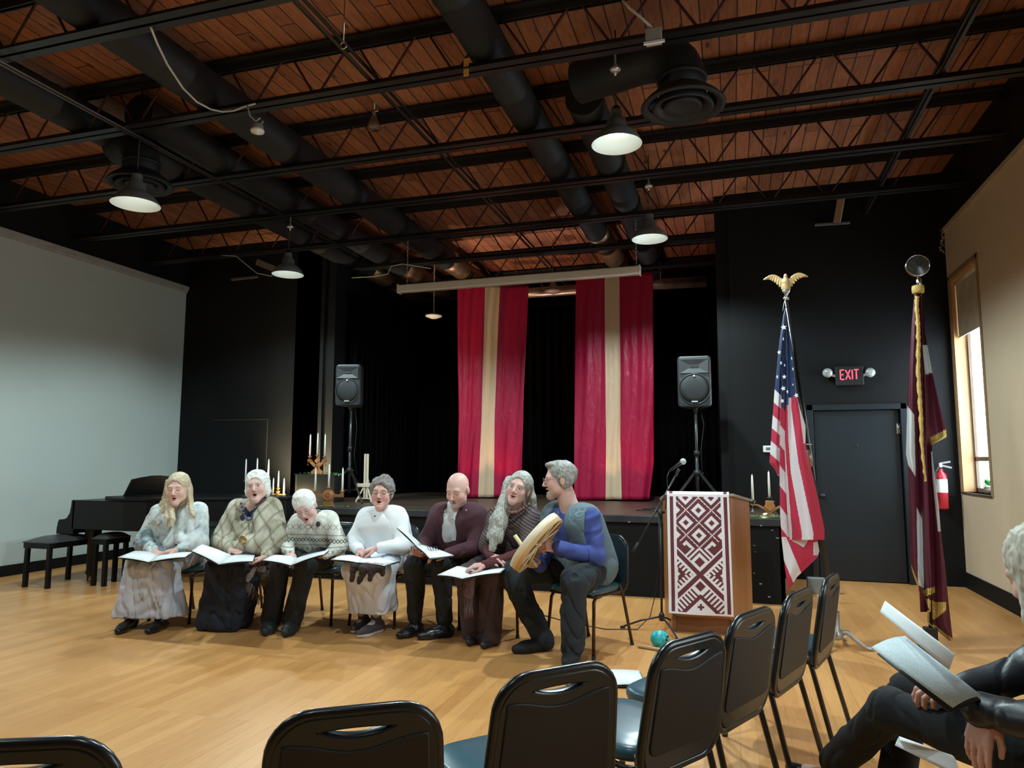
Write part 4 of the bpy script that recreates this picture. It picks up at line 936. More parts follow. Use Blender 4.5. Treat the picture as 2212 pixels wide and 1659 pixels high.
# ---- 7 drummer ----
J=joints(7); B=seat_base(J); o0=np.array(B)
o,W,R,hc,hs,nb=person('grey haired bearded man in checked vest and blue shirt turned sideways playing a frame drum',J,B,
  dict(c=J['head'],f=(-.93,-.36,-.06),up=(.04,.0,1),s=1.12,mouth=.7,male=True,beard=(.24,.19,.16),bw=.6,brow=(.30,.25,.21),iris=(.05,.05,.05)),skin=(.64,.38,.31),build=1.2,neck_r=.068,
  hands=[dict(at='wA',d=(-.5,-.75,.15),n=(.3,-.3,-.8),side=1,curl=(.7,.9,.6)),dict(at='wB',d=(-.85,-.30,.22),n=(.1,-.75,.6),side=1,curl=(.6,.8,.6),frm='eB')])
pr=cap(R,hc,hs,.004,.004,.004,fc=(.072,.075,.10),fcy=.10,fcz=-.03)+xf([el((0,.055,.105),(.045,.04,.022)),el((-.07,-.03,-.01),(.02,.055,.05)),el((.07,-.03,-.01),(.02,.055,.05)),sub(el((-.088,.0,-.018),(.02,.024,.036),k=.006)),sub(el((.088,.0,-.018),(.02,.024,.036),k=.006)),sub(el((0,.0,-.12),(.12,.2,.075),k=.01))],R,hc,hs)
hair(o,pr,hair_m('short grey hair',(.13,.12,.10),(.40,.38,.35),(50,50,20)),folds=.003,fr=50)
glasses(o,R,hc,hs,wire_gl)
blm=P('indigo linen shirt',(.050,.075,.27),.85,var=.15,vs=10,bump=.2)
cloth_obj('shirt',upper(W,nb,1.12,.98,.030,.052)+[rc(nb+V3(-.03,0,-.02),nb+V3(.03,0,-.02),.06,.06,.02)],blm,o,.008,.008,15,21,label='indigo blue linen shirt')
pr=upper(W,nb,1.17,.0,.040,.05)[:4]+[rc((W['hA']+W['hB'])/2+V3(-.02,0,.08),(W['hA']+W['hB'])/2+V3(-.01,.01,.03),.145,.14,.05),rc(W['hB']+V3(.02,.03,.12),W['hB']+V3(.10,-.03,.04),.08,.03,.04)]
fwd=nrm(V3(-.75,-.65,0)); f2=nrm(V3(-.62,-.78,0)); cst=(W['sA']+W['sB'])/2
pr+= [sub(rc(cst+f2*.10+V3(0,0,.12),cst+f2*.15+V3(0,0,-.42),.075,.125,.015)),sub(rc(W['sB']+V3(.055,-.075,.0),W['sB']+V3(.045,-.09,-.13),.085,.080,.01)),sub(rc(W['sA']+V3(-.06,.06,.0),W['sA']+V3(-.06,.06,-.12),.085,.08,.01)),sub(el(nb+V3(0,0,.05),(.085,.085,.06),k=.01))]
cloth_obj('vest',pr,mk_check(),o,.008,.003,13,9,label='open checked grey blue vest')
b=NB(); c_=nb+fwd*.115+V3(0,0,-.035); sdv=nrm(np.cross(fwd,V3(0,0,1)))
tube(b,[tuple(c_+(sdv*math.cos(a)+V3(0,0,1)*math.sin(a)*1.2)*.014) for a in [i*.4 for i in range(16)]],.003,5,closed=True); obj('ring_brooch',b,silver_m,o)
cloth_obj('trousers',trousers(W,.034,.080,below=-.01),P('faded black trousers',(.014,.020,.026),.85,var=.25,bump=.2),o,.009,.010,14,15,stretch=(1.3,1.3,.5))
cloth_obj('shoes',shoes(W,r=.048),P('black suede shoes',(.012,.014,.016),.75),o,.007,0)
DR_W=W; DR_o=o0
# ======================= chairs =======================
def curve_plate(outer,hole=None,depth=.01,bev=.003,res=1):
    cu_=bpy.data.curves.new('c','CURVE'); cu_.dimensions='2D'; cu_.fill_mode='BOTH'; cu_.extrude=depth/2; cu_.bevel_depth=bev; cu_.bevel_resolution=1
    for pts in [outer]+([hole] if hole else []):
        s=cu_.splines.new('POLY'); s.points.add(len(pts)-1); s.use_cyclic_u=True
        for q,(x,y) in zip(s.points,pts): q.co=(x,y,0,1)
    o=bpy.data.objects.new('c',cu_); COL.objects.link(o); dg=bpy.context.evaluated_depsgraph_get()
    me=bpy.data.meshes.new_from_object(o.evaluated_get(dg)); bpy.data.objects.remove(o); bpy.data.curves.remove(cu_)
    me.transform(Matrix.Rotation(math.pi/2,4,'X')); me.materials.clear(); return me
def rrect(w,z0,z1,r0,r1,n=7,ins=0,wtop=None):
    a=w/2-ins; z0+=ins; z1-=ins; at_=(wtop or w)/2-ins; P_=[]
    for cx,cz,r,s,xx in ((a,z0,r0,-90,1),(at_,z1,r1,0,1),(-at_,z1,r1,90,-1),(-a,z0,r0,180,-1)):
        r=max(r-ins*.6,.01); ox=cx-xx*r; oz=cz+(r if s in(-90,180) else -r)
        for k in range(n): t=math.radians(s+90*k/(n-1)); P_.append((ox+r*math.cos(t),oz+r*math.sin(t)))
    return P_
vinyl=P('teal black vinyl seat',(.040,.100,.125),.30,var=.12,vs=3); frame_m=P('black gloss chair frame',(.010,.011,.012),.25,var=.1)
panel_m=P('dark brown back panel',(.011,.010,.009),.6,var=.2,vs=5); brown_leg=P('bronze brown chair leg',(.055,.028,.018),.28,.4,var=.15); vinyl_back=P('black vinyl back',(.008,.016,.020),.30,var=.1)
rubber=P('black rubber tip',(.02,.02,.02),.8)
def make_chair(legm,label='',group=None):
    c=thing('banquet_chair',label,'chair',(0,0,0),0,group)
    # seat: rounded cushion
    b=NB(); NR=40; lv=[(.0,.435),(.90,.432),(.985,.442),(1.0,.458),(.985,.476),(.90,.487),(.5,.492),(0,.493)]
    rings=[]
    for s,z in lv:
        if s==0: rings.append([b.verts.new((0,.02,z))]); continue
        R_=[]
        for k in range(NR):
            t=2*math.pi*k/NR; ct,st_=math.cos(t),math.sin(t); e=.42; x=.215*abs(ct)**e*(1 if ct>0 else -1)*s; y=.215*abs(st_)**e*(1 if st_>0 else -1)*s
            R_.append(b.verts.new((x*(1-.06*(y<0)*abs(y)/.2),y+.02,z)))
        rings.append(R_)
    for A,B_ in zip(rings[:-1],rings[1:]):
        for k in range(NR):
            if len(A)==1: f=b.faces.new((A[0],B_[(k+1)%NR],B_[k]))
            elif len(B_)==1: f=b.faces.new((A[k],A[(k+1)%NR],B_[0]))
            else: f=b.faces.new((A[k],A[(k+1)%NR],B_[(k+1)%NR],B_[k]))
            f.smooth=True
    obj('seat',b,vinyl,c)
    b=NB(); fr_=[(-.19,.2,.425),(-.2,-.15,.425),(-.17,-.185,.425),(.17,-.185,.425),(.2,-.15,.425),(.19,.2,.425)]
    tube(b,fr_,.011,8,closed=True); obj('seat_frame',b,legm,c)
    # back
    tilt=Matrix.Translation((0,-.205,.40))@Matrix.Rotation(math.radians(9),4,'X')
    out=rrect(.43,.0,.425,.085,.10,8,wtop=.40)
    hole=[]
    for k in range(15): t=-1+2*k/14; hole.append((t*.105,.388+.006*(1-t*t)))
    for k in range(13): t=1-2*(k+1)/14; hole.append((t*.105,.388-.024*(1-t*t)))
    me=curve_plate(rrect(.43,.012,.425,.085,.10,8,ins=.008,wtop=.40),hole,.018,.006); me.transform(tilt)
    bk=obj('backrest',me,vinyl_back,c); 
    b=NB(); tube(b,[tuple(tilt@Vector((x,0,z))) for x,z in out],.0145,10,closed=True); obj('back_frame',b,frame_m,bk)
    inner=[(x,z) for x,z in rrect(.43,.05,.33,.05,.05,6,ins=.03,wtop=.42)]
    inner=[(x,z+(.018*math.cos(x/.17*math.pi)*-1 if z>.25 else 0)) for x,z in inner]
    # wavy top edge
    low=[p for p in inner if p[1]<.2]; top=[(x,.345-.014*math.cos(x/.16*math.pi)) for x in [ .17-.34*k/16 for k in range(17)]]
    lowr=sorted([p for p in low if p[0]>0],key=lambda p:p[1]); lowl=sorted([p for p in low if p[0]<0],key=lambda p:-p[1])
    me=curve_plate(lowr+top+lowl,None,.008,.003); me.transform(tilt@Matrix.Translation((0,-.013,0))); obj('back_panel',me,panel_m,bk)
    for s in(-1,1):
        b=NB(); tube(b,[(s*.175,-.175,.47),(s*.185,-.19,.425),(s*.19,-.20,.40),(s*.205,-.30,.012)],.0125,10); 
        l=obj('leg',b,legm,c); b=NB(); tube(b,[(s*.2045,-.298,.022),(s*.2055,-.303,.0)],.015,10); obj('foot_cap',b,rubber,l)
        b=NB(); tube(b,[(s*.19,.10,.42),(s*.192,.17,.415),(s*.195,.195,.39),(s*.215,.235,.012)],.0125,10)
        l=obj('leg',b,legm,c); b=NB(); tube(b,[(s*.2145,.234,.022),(s*.2155,.236,.0)],.015,10); obj('foot_cap',b,rubber,l)
    return c
chF=make_chair(frame_m,'','empty chairs curving through the foreground'); chF['label']='empty black chair at the right end of the foreground row nearest the flags'
def face(dx,dy): return math.atan2(dy,dx)-math.pi/2
FG=[((.47,4.07),(-.955,.296),'empty black chair farthest back in the foreground row, nearest the flag stand'),
((.27,3.55),(-.93,.37),'second farthest empty chair of the foreground row, grey back panel in the light'),
((.06,3.04),(-.90,.44),'third farthest empty chair of the foreground row, in front of the lectern corner'),
((-.15,2.54),(-.85,.53),'empty foreground chair standing just right of the open folder on the floor'),
((-.49,2.06),(-.72,.69),'empty foreground chair at lower centre with the folder showing above its back'),
((-.88,1.60),(-.55,.83),'empty chair with wide back at the bottom edge left of centre'),
((-1.46,1.20),(-.42,.91),'nearly black empty chair back cut by the lower left corner')]
for i,(p,f,l) in enumerate(FG):
    f=Vector(f).normalized(); loc=(p[0]+f.x*.27,p[1]+f.y*.27,0); rz=face(f.x,f.y)
    if i==0: chF.location=loc; chF.rotation_euler=(0,0,rz); chF['label']=l
    else: dup_tree(chF,loc,rz,l)
chS=make_chair(brown_leg,'','chairs under the seated singers')
SCH=[((-4.75,5.48),0,'chair under the young woman in the pale shawl'),((-4.16,5.72),0,'chair under the woman in the plaid shawl'),((-3.55,5.80),0,'chair under the bowed woman in the patterned sweater'),
((-2.98,5.86),0,'chair under the woman dressed all in white'),((-2.44,5.98),0,'chair under the bald man in the maroon jacket'),((-1.90,5.88),0,'chair under the woman with very long grey hair'),((-1.09,5.52),-.42,'chair with blue-lit back under the drummer in the checked vest')]
for i,(p,a,l) in enumerate(SCH):
    rz=math.pi+a
    if i==0: chS.location=(p[0],p[1],0); chS.rotation_euler=(0,0,rz); chS['label']=l
    else: dup_tree(chS,(p[0],p[1],0),rz,l)
# ======================= folders =======================
paper=P('white paper',(.78,.82,.82),.8,var=.015); cover_m=P('black folder cover',(.012,.012,.014),.5)
def sheet(b,p00,p10,p11,p01,arch=.0,n=6,mi=0):
    p00,p10,p11,p01=[Vector(p) for p in(p00,p10,p11,p01)]; nr=(p10-p00).cross(p01-p00).normalized(); 
    if nr.z<0: nr=-nr
    grid(b,lambda u,v:(p00*(1-u)+p10*u)*(1-v)+(p01*(1-u)+p11*u)*v+nr*(arch*math.sin(math.pi*u)),n,2)
def folder(label,lf,lb,sf,sb,rf,rb_,group='music folders held by the singers'):
    o=thing('open_folder',label,'folder',tuple(sf),0,group); s=Vector(sf)
    P_=[Vector(x)-s for x in(lf,lb,sf,sb,rf,rb_)]
    b=NB(); sheet(b,P_[2],P_[0],P_[1],P_[3],.006); q=obj('page',b,paper,o); solid(q,.004)
    b=NB(); sheet(b,P_[2],P_[4],P_[5],P_[3],.006); q=obj('page',b,paper,o); solid(q,.004)
    dn=Vector((0,0,-.007)); e=1.03
    b=NB()
    for A,B_ in ((0,1),(4,5)): sheet(b,P_[2]+dn,P_[A]*e+dn,P_[3]+(P_[B_]-P_[3])*e+dn,P_[3]*1.02+dn)
    q=obj('cover',b,cover_m,o); solid(q,.003); return o
def F6(label,L,Yf,d=.27,**k):
    ys=[Yf,Yf+d]*3; P_=[at(x,y,Y) for (x,y),Y in zip(L,ys)]; return folder(label,*P_,**k)
F6('open white music folder on the lap of the young woman at far left',[(255,1204),(291,1190),(321,1214),(345,1196),(400,1203),(415,1193)],4.74,.28)
F6('open folder held tilted by the woman in the plaid shawl',[(414,1190),(436,1176),(473,1219),(500,1200),(546,1212),(550,1200)],4.80,.26)
F6('open folder of the bowed woman, its right side raised',[(568,1210),(591,1199),(629,1221),(643,1205),(700,1197),(709,1189)],4.88,.26)
F6('open folder resting on the lap of the woman in white',[(714,1209),(738,1199),(772,1215),(788,1203),(830,1222),(863,1212)],5.10,.27)
F6('open folder on the knees of the long grey haired woman',[(945,1242),(988,1223),(999,1250),(1030,1234),(1078,1237),(1092,1227)],4.98,.26)
o=folder('black folder with printed cover held half open by the bald man',at(858,1140,5.15),at(862,1137,5.2),at(901,1181,5.15),at(911,1177,5.42),at(928,1206,5.05),at(980,1200,5.30))
b=NB(); 
pa=[at(925,1186,5.24),at(944,1185,5.30),at(950,1194,5.26),at(929,1194,5.18)]; s_=o.location; c_=sum((Vector(p) for p in pa),Vector())/4
for k in range(4):
    A=Vector(pa[k])-s_;B_=Vector(pa[(k+1)%4])-s_; up=Vector((0,-.02,.02)); bar(b,A+up,B_+up,.004,.002)
for k in range(3):
    A=(Vector(pa[0])*(1-(k+1)/4)+Vector(pa[1])*(k+1)/4)-s_+Vector((0,-.02,.02)); B_=(Vector(pa[3])*(1-(k+1)/4)+Vector(pa[2])*(k+1)/4)-s_+Vector((0,-.02,.02)); bar(b,A,B_,.006,.002)
obj('printed_mark',b,cover_m,o)
# scarf on lap of woman in white
o0=Vector((0,0,0)); 
q=lambda x,y,Y: np.array(at(x,y,Y))
dsc=P('dark brown scarf',(.035,.018,.018),.9,var=.3,vs=20,bump=.4)
w_=bpy.data.objects.new('scarf_root',None)
prs=[rc(q(765,1222,5.12),q(825,1226,5.12),.03,.03,.03),rc(q(764,1228,5.1),q(760,1252,5.08),.03,.02,.03),rc(q(785,1230,5.08),q(775,1258,5.07),.035,.015,.03),rc(q(805,1230,5.1),q(800,1252,5.08),.035,.02,.03),rc(q(822,1226,5.14),q(826,1240,5.12),.025,.02,.03)]
sc=cloth_obj('dark_scarf',prs,dsc,None,.007,.006,30,7); bpy.data.objects.remove(w_); tag(sc,'dark brown scarf hanging over the lap of the woman in white','scarf')
# ======================= drum =======================
npl=(Vector(cf)*-.32+cr*.74-cu*.59).normalized()
dc=at(1168,1180,5.02); hide=P('pale drum hide',(.72,.62,.44),.55,var=.08,vs=4); hoop=P('drum hoop wood',(.60,.40,.18),.45,var=.15)
dr_=thing('frame_drum','pale hide frame drum held by the man in the checked vest','drum',dc); dr_.rotation_euler=(-npl).to_track_quat('Z','Y').to_euler()
b=NB(); lathe(b,[(.232,0),(.243,0),(.243,.075),(.232,.075),(.232,0)],48); obj('hoop',b,hoop,dr_,smooth=True)
b=NB(); lathe(b,[(0,.078),(.236,.078),(.2455,.074),(.2465,.03),(.2445,.028)],48); obj('drum_skin',b,hide,dr_,smooth=True)
b=NB()
for k in range(8):
    a=k*math.pi/4+.2; tube(b,[(0,0,.02),(.12*math.cos(a),.12*math.sin(a),.01),(.236*math.cos(a+.03),.236*math.sin(a+.03),.004)],[.009,.006,.008],6)
ball(b,(0,0,.018),.026,10,(1,1,.6)); obj('cords',b,hide,dr_)
b=NB(); tube(b,[q(1153,1216,5.16),q(1112,1156,5.12)],[.013,.015],10); tube(b,[q(1160,1224,5.18),q(1152,1214,5.16)],.012,8)
tag(obj('drum_beater',b,P('pale wood stick',(.68,.52,.28),.5)),'pale wooden drum beater held up behind the frame drum','drumstick')
# ======================= lectern =======================
A=atz(1453,1365,0);Bq=atz(1586,1374,0);Cq=atz(1627,1340,0); zt=1.125
A.z=Bq.z=Cq.z=0; Dq=Vector((A.x-.12,Cq.y,0))
lw=P('honey maple veneer',(.40,.17,.05),.35,var=.18,vs=2.2,stretch=(4,4,.5)); lw2=P('brown oak base',(.22,.085,.03),.4,var=.2,vs=3)
le=thing('lectern','honey brown wooden lectern draped with a patterned white and maroon cloth','lectern',A)
def qp(b,pts,z0,z1s,th=.0):
    v=[b.verts.new((p.x-A.x,p.y-A.y,z0)) for p in pts]+[b.verts.new((p.x-A.x,p.y-A.y,z)) for p,z in zip(pts,z1s)]
    n=len(pts)
    for i in range(n): b.faces.new((v[i],v[(i+1)%n],v[n+(i+1)%n],v[n+i]))
    b.faces.new(v[:n]); b.faces.new(v[n:])
def plate(p,q_,z0,za,zb,t):
    d=(q_-p).normalized(); nn=Vector((d.y,-d.x,0))*t
    return [p,q_,q_-nn,p-nn],[za,zb,zb,za]
zb=1.045
for nm,p1,p2,za,zb_,z0,m in (('front_panel',A,Bq,zt,zt,.13,lw),('side_panel',Bq,Cq,zt,zb,0,lw),('side_panel',Dq,A,zb,zt,0,lw)):
    b=NB(); pts,zs=plate(p1,p2,z0,za,zb_,.022 if nm!='side_panel' else .022); qp(b,pts,z0,zs); obj(nm,b,m,le,bevel=.002)
b=NB(); pts,zs=plate(A+Vector((.02,.03,0)),Bq+Vector((-.02,.03,0)),0,.14,.14,.02); qp(b,pts,0,zs); obj('kick_board',b,lw2,le)
b=NB(); qp(b,[A+Vector((0,.0,0)),A+Vector((.03,0,0)),A+Vector((.03,.03,0)),A+Vector((0,.03,0))],0,[.14]*4); obj('base_block',b,lw2,le)
b=NB(); e=.03
tp=[A+Vector((-e,-e,0)),Bq+Vector((e,-e,0)),Cq+Vector((e,e,0)),Dq+Vector((-e,e,0))]
v0=[b.verts.new((p.x-A.x,p.y-A.y,z)) for p,z in zip(tp,(zt,zt,zb,zb))]; v1=[b.verts.new((p.x-A.x,p.y-A.y,z+.022)) for p,z in zip(tp,(zt,zt,zb,zb))]
for i in range(4): b.faces.new((v0[i],v0[(i+1)%4],v1[(i+1)%4],v1[i]))
b.faces.new(v0); b.faces.new(v1); obj('top',b,P('greyed lectern top',(.32,.27,.22),.5),le,bevel=.003)
# patterned cloth
cwht=P('woven white cotton',(.80,.76,.78),.85,var=.02); cmar=P('woven maroon thread',(.13,.028,.036),.85,var=.08)
NXc,NZc=88,172; cl0=at(1441,1066,A.y-.04); cl1=at(1572,1068,A.y-.04); ctop=cl0.z; wdt=(at(1575,1200,A.y-.04)-at(1440,1200,A.y-.04)).length; cell=wdt/NXc
def cpat(i,j):
    x=i-NXc//2; y=j; ax=abs(x); S=lambda a:2*(a//2)
    if ax>33: return 1 if 36<=ax<41 else 0
    if ax>31: return 0
    low=(y-41)>36+0 or (y>60 and ax-(y-77)*-1>18 and ax+(77-y)*-1>0 and ax>(y-59) and False)
    yc=y-115
    if y<78 and not (ax>18 and y>59+ (31-ax)*0+18-(ax-18)):
        u=x+(y-41); v=x-(y-41); du=min(u%36,(-u)%36); dv=min(v%36,(-v)%36); m=min(du,dv)
        if m<=1: return 0 if (x//2+y//2)%2==0 or m==0 and x%4<2 else 1
        m=S(m)
        if ax>25 and m>6: return 0
        return 1 if m<7 else (0 if m<13 else 1)
    m=min(abs(x+yc),abs(x-yc)); M_=ax+abs(yc)
    if m<5: return 1
    if m<8: return 0
    m=S(m)
    if ax<abs(yc):
        cy=97 if yc<0 else 131; d=S(ax+abs(y-cy))
        if d<7: return 1
        if d<11: return 0
        if yc>0:
            t=y-ax
            if 142<=t<149: return 1
            if t>=149: return 1 if (ax<2 and abs(y-160)<5) or (ax<5 and abs(y-160)<2) else 0
            return 1 if (M_//4)%2==0 else 0
        t=y+0*ax
        return 1 if (M_//4)%2==0 or d>30 else 0
    if m<22: return 1 if (M_//4)%2==0 and m>9 else (0 if m<20 else 1)
    return 1 if m<27 and ax<31 else 0
b=NB(); V=[]
def cpos(i,j):
    u=i/NXc; dxx=cell*(i-NXc/2); sway=.004*math.sin(j*.03+u*3)+ (.012*max(0,(j-150)/22.0)*math.sin(u*5+1))
    x=(cl0.x+cl1.x)/2+.004+dxx+ .012*(j/NZc)*(u-.3)
    return Vector((x,A.y-.042-sway-.0*j-.010*(1-math.cos(u*math.pi*2))*j/NZc,ctop-j*cell*1.0-.0))
for j in range(NZc+1): V.append([b.verts.new(cpos(i,j)) for i in range(NXc+1)])
for j in range(NZc):
    for i in range(NXc):
        f=b.faces.new((V[j][i],V[j][i+1],V[j+1][i+1],V[j+1][i])); f.material_index=cpat(i,j) if j>3 and j<NZc-3 else 0; f.smooth=True
ex=[[b.verts.new(cpos(i,0)+Vector((0,.03+.5*k_/4,.004-(.08*k_/4)+(.006 if k_ else 0)+.012))) for i in range(NXc+1)] for k_ in range(5)]
for A_,B_ in zip([V[0]]+ex[:-1],ex):
    for i in range(NXc):
        f=b.faces.new((A_[i],A_[i+1],B_[i+1],B_[i])); f.material_index=cpat(i,6) if 0 else (1 if 36<=abs(i-NXc/2+.5)<41 else 0); f.smooth=True
co_=obj('patterned_cloth',b,[cwht,cmar]); solid(co_,.003,1); tag(co_,'white and maroon geometric woven cloth hanging down the front of the lectern','cloth')
# ======================= microphone =======================
mb=atz(1430,1362,0); ms=thing('microphone_stand','black boom microphone stand on tripod legs left of the lectern','microphone stand',mb)
def rel(p): return Vector(p)-mb
b=NB(); tube(b,[(0,0,.10),rel(at(1427,1108,mb.y))],.0095,10); obj('pole',b,black_metal,ms)
for (x,y) in ((1340,1355),(1466,1384),(1462,1350)):
    b=NB(); e_=atz(x,y,.008); tube(b,[(0,0,.115),tuple(rel(e_)*.5+Vector((0,0,.07))),tuple(rel(e_))],.008,8); l=obj('leg',b,black_metal,ms)
    b=NB(); d_=rel(e_).normalized(); tube(b,[tuple(rel(e_)-d_*.04+Vector((0,0,.01))),tuple(rel(e_))],.012,8); obj('rubber_foot',b,rubber,l)
b=NB(); lathe(b,[(0,.08),(.022,.08),(.024,.13),(.014,.15),(0,.15)],12); obj('hub',b,black_metal,ms,smooth=True)
b=NB(); p_=rel(at(1427,1108,mb.y)); tube(b,[p_+Vector((0,-.02,-.03)),p_+Vector((0,-.02,.03))],.018,10); tube(b,[p_+Vector((-.02,0,0)),p_+Vector((.035,0,.01))],.012,8); obj('clutch',b,black_metal,ms)
b=NB(); pe=rel(at(1368,1192,mb.y-.03)); pm2=rel(at(1461,1024,mb.y+.02)); tube(b,[pe,pm2],.0075,8); obj('boom',b,P('grey boom tube',(.06,.065,.07),.3,.6),ms)
b=NB(); d_=(pm2-pe).normalized(); tube(b,[pe-d_*.01,pe+d_*.09],.013,10); obj('counterweight',b,rubber,ms)
b=NB(); tube(b,[pm2-d_*.02,pm2+d_*.05],.012,8); obj('mic_clip',b,black_metal,ms)
m0=at(1446,1017,mb.y+.0); m1=at(1471,1000,mb.y-.02); mi_=thing('microphone','handheld microphone with silver grille clipped to the boom','microphone',m0); d_=(m1-m0); L_=d_.length; d_=d_/L_
b=NB(); tube(b,[(0,0,0),d_*(L_*.9),d_*(L_*1.08)],[.010,.015,.022],14); obj('mic_body',b,black_metal,mi_)
b=NB(); ball(b,tuple(d_*(L_*1.08+.012)),.027,16); obj('grille',b,P('silver mesh grille',(.55,.56,.55),.35,.7,bump=.6,bs=900),mi_)
b=NB(); tube(b,[at(x,y,Y) for x,y,Y in ((1446,1017,mb.y),(1441,1030,mb.y),(1442,1060,mb.y),(1437,1100,mb.y+.02))],.004,6); tube(b,[(mb.x-.01,mb.y+.012,.95),(mb.x-.012,mb.y+.015,.6),(mb.x-.05,mb.y+.05,.3),(mb.x-.10,mb.y+.02,.10),(mb.x-.2,mb.y-.05,.006),(mb.x-.45,mb.y-.12,.006),(mb.x-.75,mb.y+.0,.006),(mb.x-1.1,mb.y+.25,.006)],.004,6)
tag(obj('microphone_cable',b,wire_black),'thin black cable hanging from the microphone stand and crossing the floor','cable')
# ======================= loudspeakers =======================
spk=P('charcoal speaker plastic',(.030,.034,.037),.42,var=.1,vs=20,bump=.1,bs=300); grill=P('black perforated grille',(.010,.012,.012),.5,bump=.4,bs=700)
def speaker(label,px,py0,py1,Y,rz,w):
    zt_=at(px,py0,Y).z; zb_=at(px,py1,Y).z; x=at(px,(py0+py1)/2,Y).x; h=zt_-zb_
    s=thing('loudspeaker',label,'loudspeaker',(x,Y,zb_),rz)
    d=.36; b=NB()
    def sec(z,ww,dd): return [(-ww/2,-.02),(-ww/2+.02,-.045),(ww/2-.02,-.045),(ww/2,-.02),(ww*.42,dd*.55),(ww*.30,dd-.02),(-ww*.30,dd-.02),(-ww*.42,dd*.55)]
    lev=[(0,.90),(.015,.98),(.05,1),(h-.06,1),(h-.02,.98),(h,.90)]; rings=[]
    for z,k in lev: rings.append([b.verts.new((p[0]*k,p[1]*k+.0,z)) for p in sec(z,w,d)])
    for A_,B_ in zip(rings[:-1],rings[1:]):
        for i in range(8): b.faces.new((A_[i],A_[(i+1)%8],B_[(i+1)%8],B_[i]))
    b.faces.new(rings[0][::-1]); b.faces.new(rings[-1]); obj('cabinet',b,spk,s,bevel=.008)
    # horn: recessed funnel framed on the front
    b=NB(); hz0,hz1=h*.66,h*.93; fx=w*.42; y0=-.052
    o4=[(-fx,y0,hz0),(fx,y0,hz0),(fx,y0,hz1),(-fx,y0,hz1)]; i4=[(-fx*.35,y0+.002,hz0+h*.10),(fx*.35,y0+.002,hz0+h*.10),(fx*.35,y0+.002,hz1-h*.10),(-fx*.35,y0+.002,hz1-h*.10)]
    vo=[b.verts.new((x_,y_-.012,z_)) for x_,y_,z_ in o4]; vi=[b.verts.new((x_,y_+.0,z_)) for x_,y_,z_ in i4]
    vb=[b.verts.new((x_,y_+.01,z_)) for x_,y_,z_ in o4]
    for i in range(4): b.faces.new((vo[i],vo[(i+1)%4],vi[(i+1)%4],vi[i])); b.faces.new((vo[i],vb[i],vb[(i+1)%4],vo[(i+1)%4]))
    f=b.faces.new(vi); obj('horn',b,spk,s)
    b=NB(); bb(b,-fx*.3,fx*.3,y0-.006,y0-.003,hz0+h*.11,hz1-h*.11); obj('horn_throat',b,grill,s)
    R_=min(w*.46,h*.33)
    b=NB(); lathe(b,[(0,.030),(R_*.6,.027),(R_*.93,.014),(R_*.96,.0)],36,T(0,-.045,h*.345,math.pi/2)); obj('woofer_grille',b,grill,s,smooth=True)
    b=NB(); lathe(b,[(R_*.96,0),(R_*.97,.018),(R_*1.03,.018),(R_*1.04,0)],36,T(0,-.045,h*.345,math.pi/2)); obj('grille_ring',b,spk,s,smooth=True)
    for k,sx in enumerate((-1,1)):
        b=NB()
        for q_ in range(3): bar(b,(sx*w*.46,-.048,.03+.035*q_+.03),(sx*(w*.46-.06-.035*q_*0),-.048,.0+.03),.006,.004) if q_<2 else None
        obj('port_rib',b,spk,s)
    b=NB(); bb(b,-.035,.035,-.074,-.068,.05,.066); obj('name_badge',b,P('silver badge',(.45,.47,.47),.4,.5),s)
    b=NB(); lathe(b,[(0,.006),(.010,.005),(.012,0)],10,T(0,-.072,h*.60,math.pi/2)); obj('logo_dot',b,white_plastic,s)
    b=NB(); tube(b,[(0,.12,-.05),(0,.12,.02)],.025,12); obj('pole_cup',b,spk,s); return s,x,zb_
def spstand(label,x,Y,ztop,feet,spread=.42):
    s=thing('speaker_stand',label,'speaker stand',(x,Y+.0,SZ)); h=ztop-SZ
    b=NB(); tube(b,[(0,0,h*.42),(0,0,h+.03)],.0165,12); obj('upper_pole',b,P('satin pole',(.12,.13,.13),.3,.6),s)
    b=NB(); tube(b,[(0,0,.12),(0,0,h*.55)],.021,12); obj('lower_pole',b,black_metal,s)
    b=NB(); lathe(b,[(.022,h*.53),(.032,h*.535),(.032,h*.575),(.02,h*.58)],14); obj('collar',b,black_metal,s,smooth=True); b=NB(); lathe(b,[(.022,.40),(.042,.40),(.042,.46),(.022,.47)],14); tube(b,[(.03,0,.43),(.07,0,.43)],.010,8); obj('leg_hub',b,black_metal,s,smooth=True)
    for a in feet:
        e_=(spread*math.cos(a),spread*math.sin(a),.012); b=NB(); bar(b,(.03*math.cos(a),.03*math.sin(a),.44),e_,.014,.028); l=obj('leg',b,black_metal,s)
        b=NB(); bar(b,(.02*math.cos(a),.02*math.sin(a),.16),(e_[0]*.62,e_[1]*.62,.18),.008,.018); obj('brace',b,black_metal,l)
        b=NB(); ball(b,e_,.018,8,(1.2,1.2,.7)); obj('rubber_foot',b,rubber,l)
    return s
s1,x1,z1=speaker('black loudspeaker on a tall stand at stage left',753,788,876,8.72,.22,.36)
spstand('black tripod stand holding the left loudspeaker on the stage',x1-.02,8.84,z1,(math.radians(-35),math.radians(85),math.radians(205)))
s2,x2,z2=speaker('black loudspeaker on a stand behind the lectern',1500,770,879,8.55,.02,.385)
spstand('black tripod stand holding the right loudspeaker behind the lectern',x2+.0,8.67,z2,(math.radians(-30),math.radians(90),math.radians(215)))
b=NB(); tube(b,[(x1+.06,8.8,z1+.02),(x1+.10,8.8,z1-.3),(x1+.07,8.8,z1-.7),(x1+.12,8.8,z1-.95)],.004,6); tag(obj('speaker_cable',b,wire_black),'thin cable hanging from the left loudspeaker','cable')
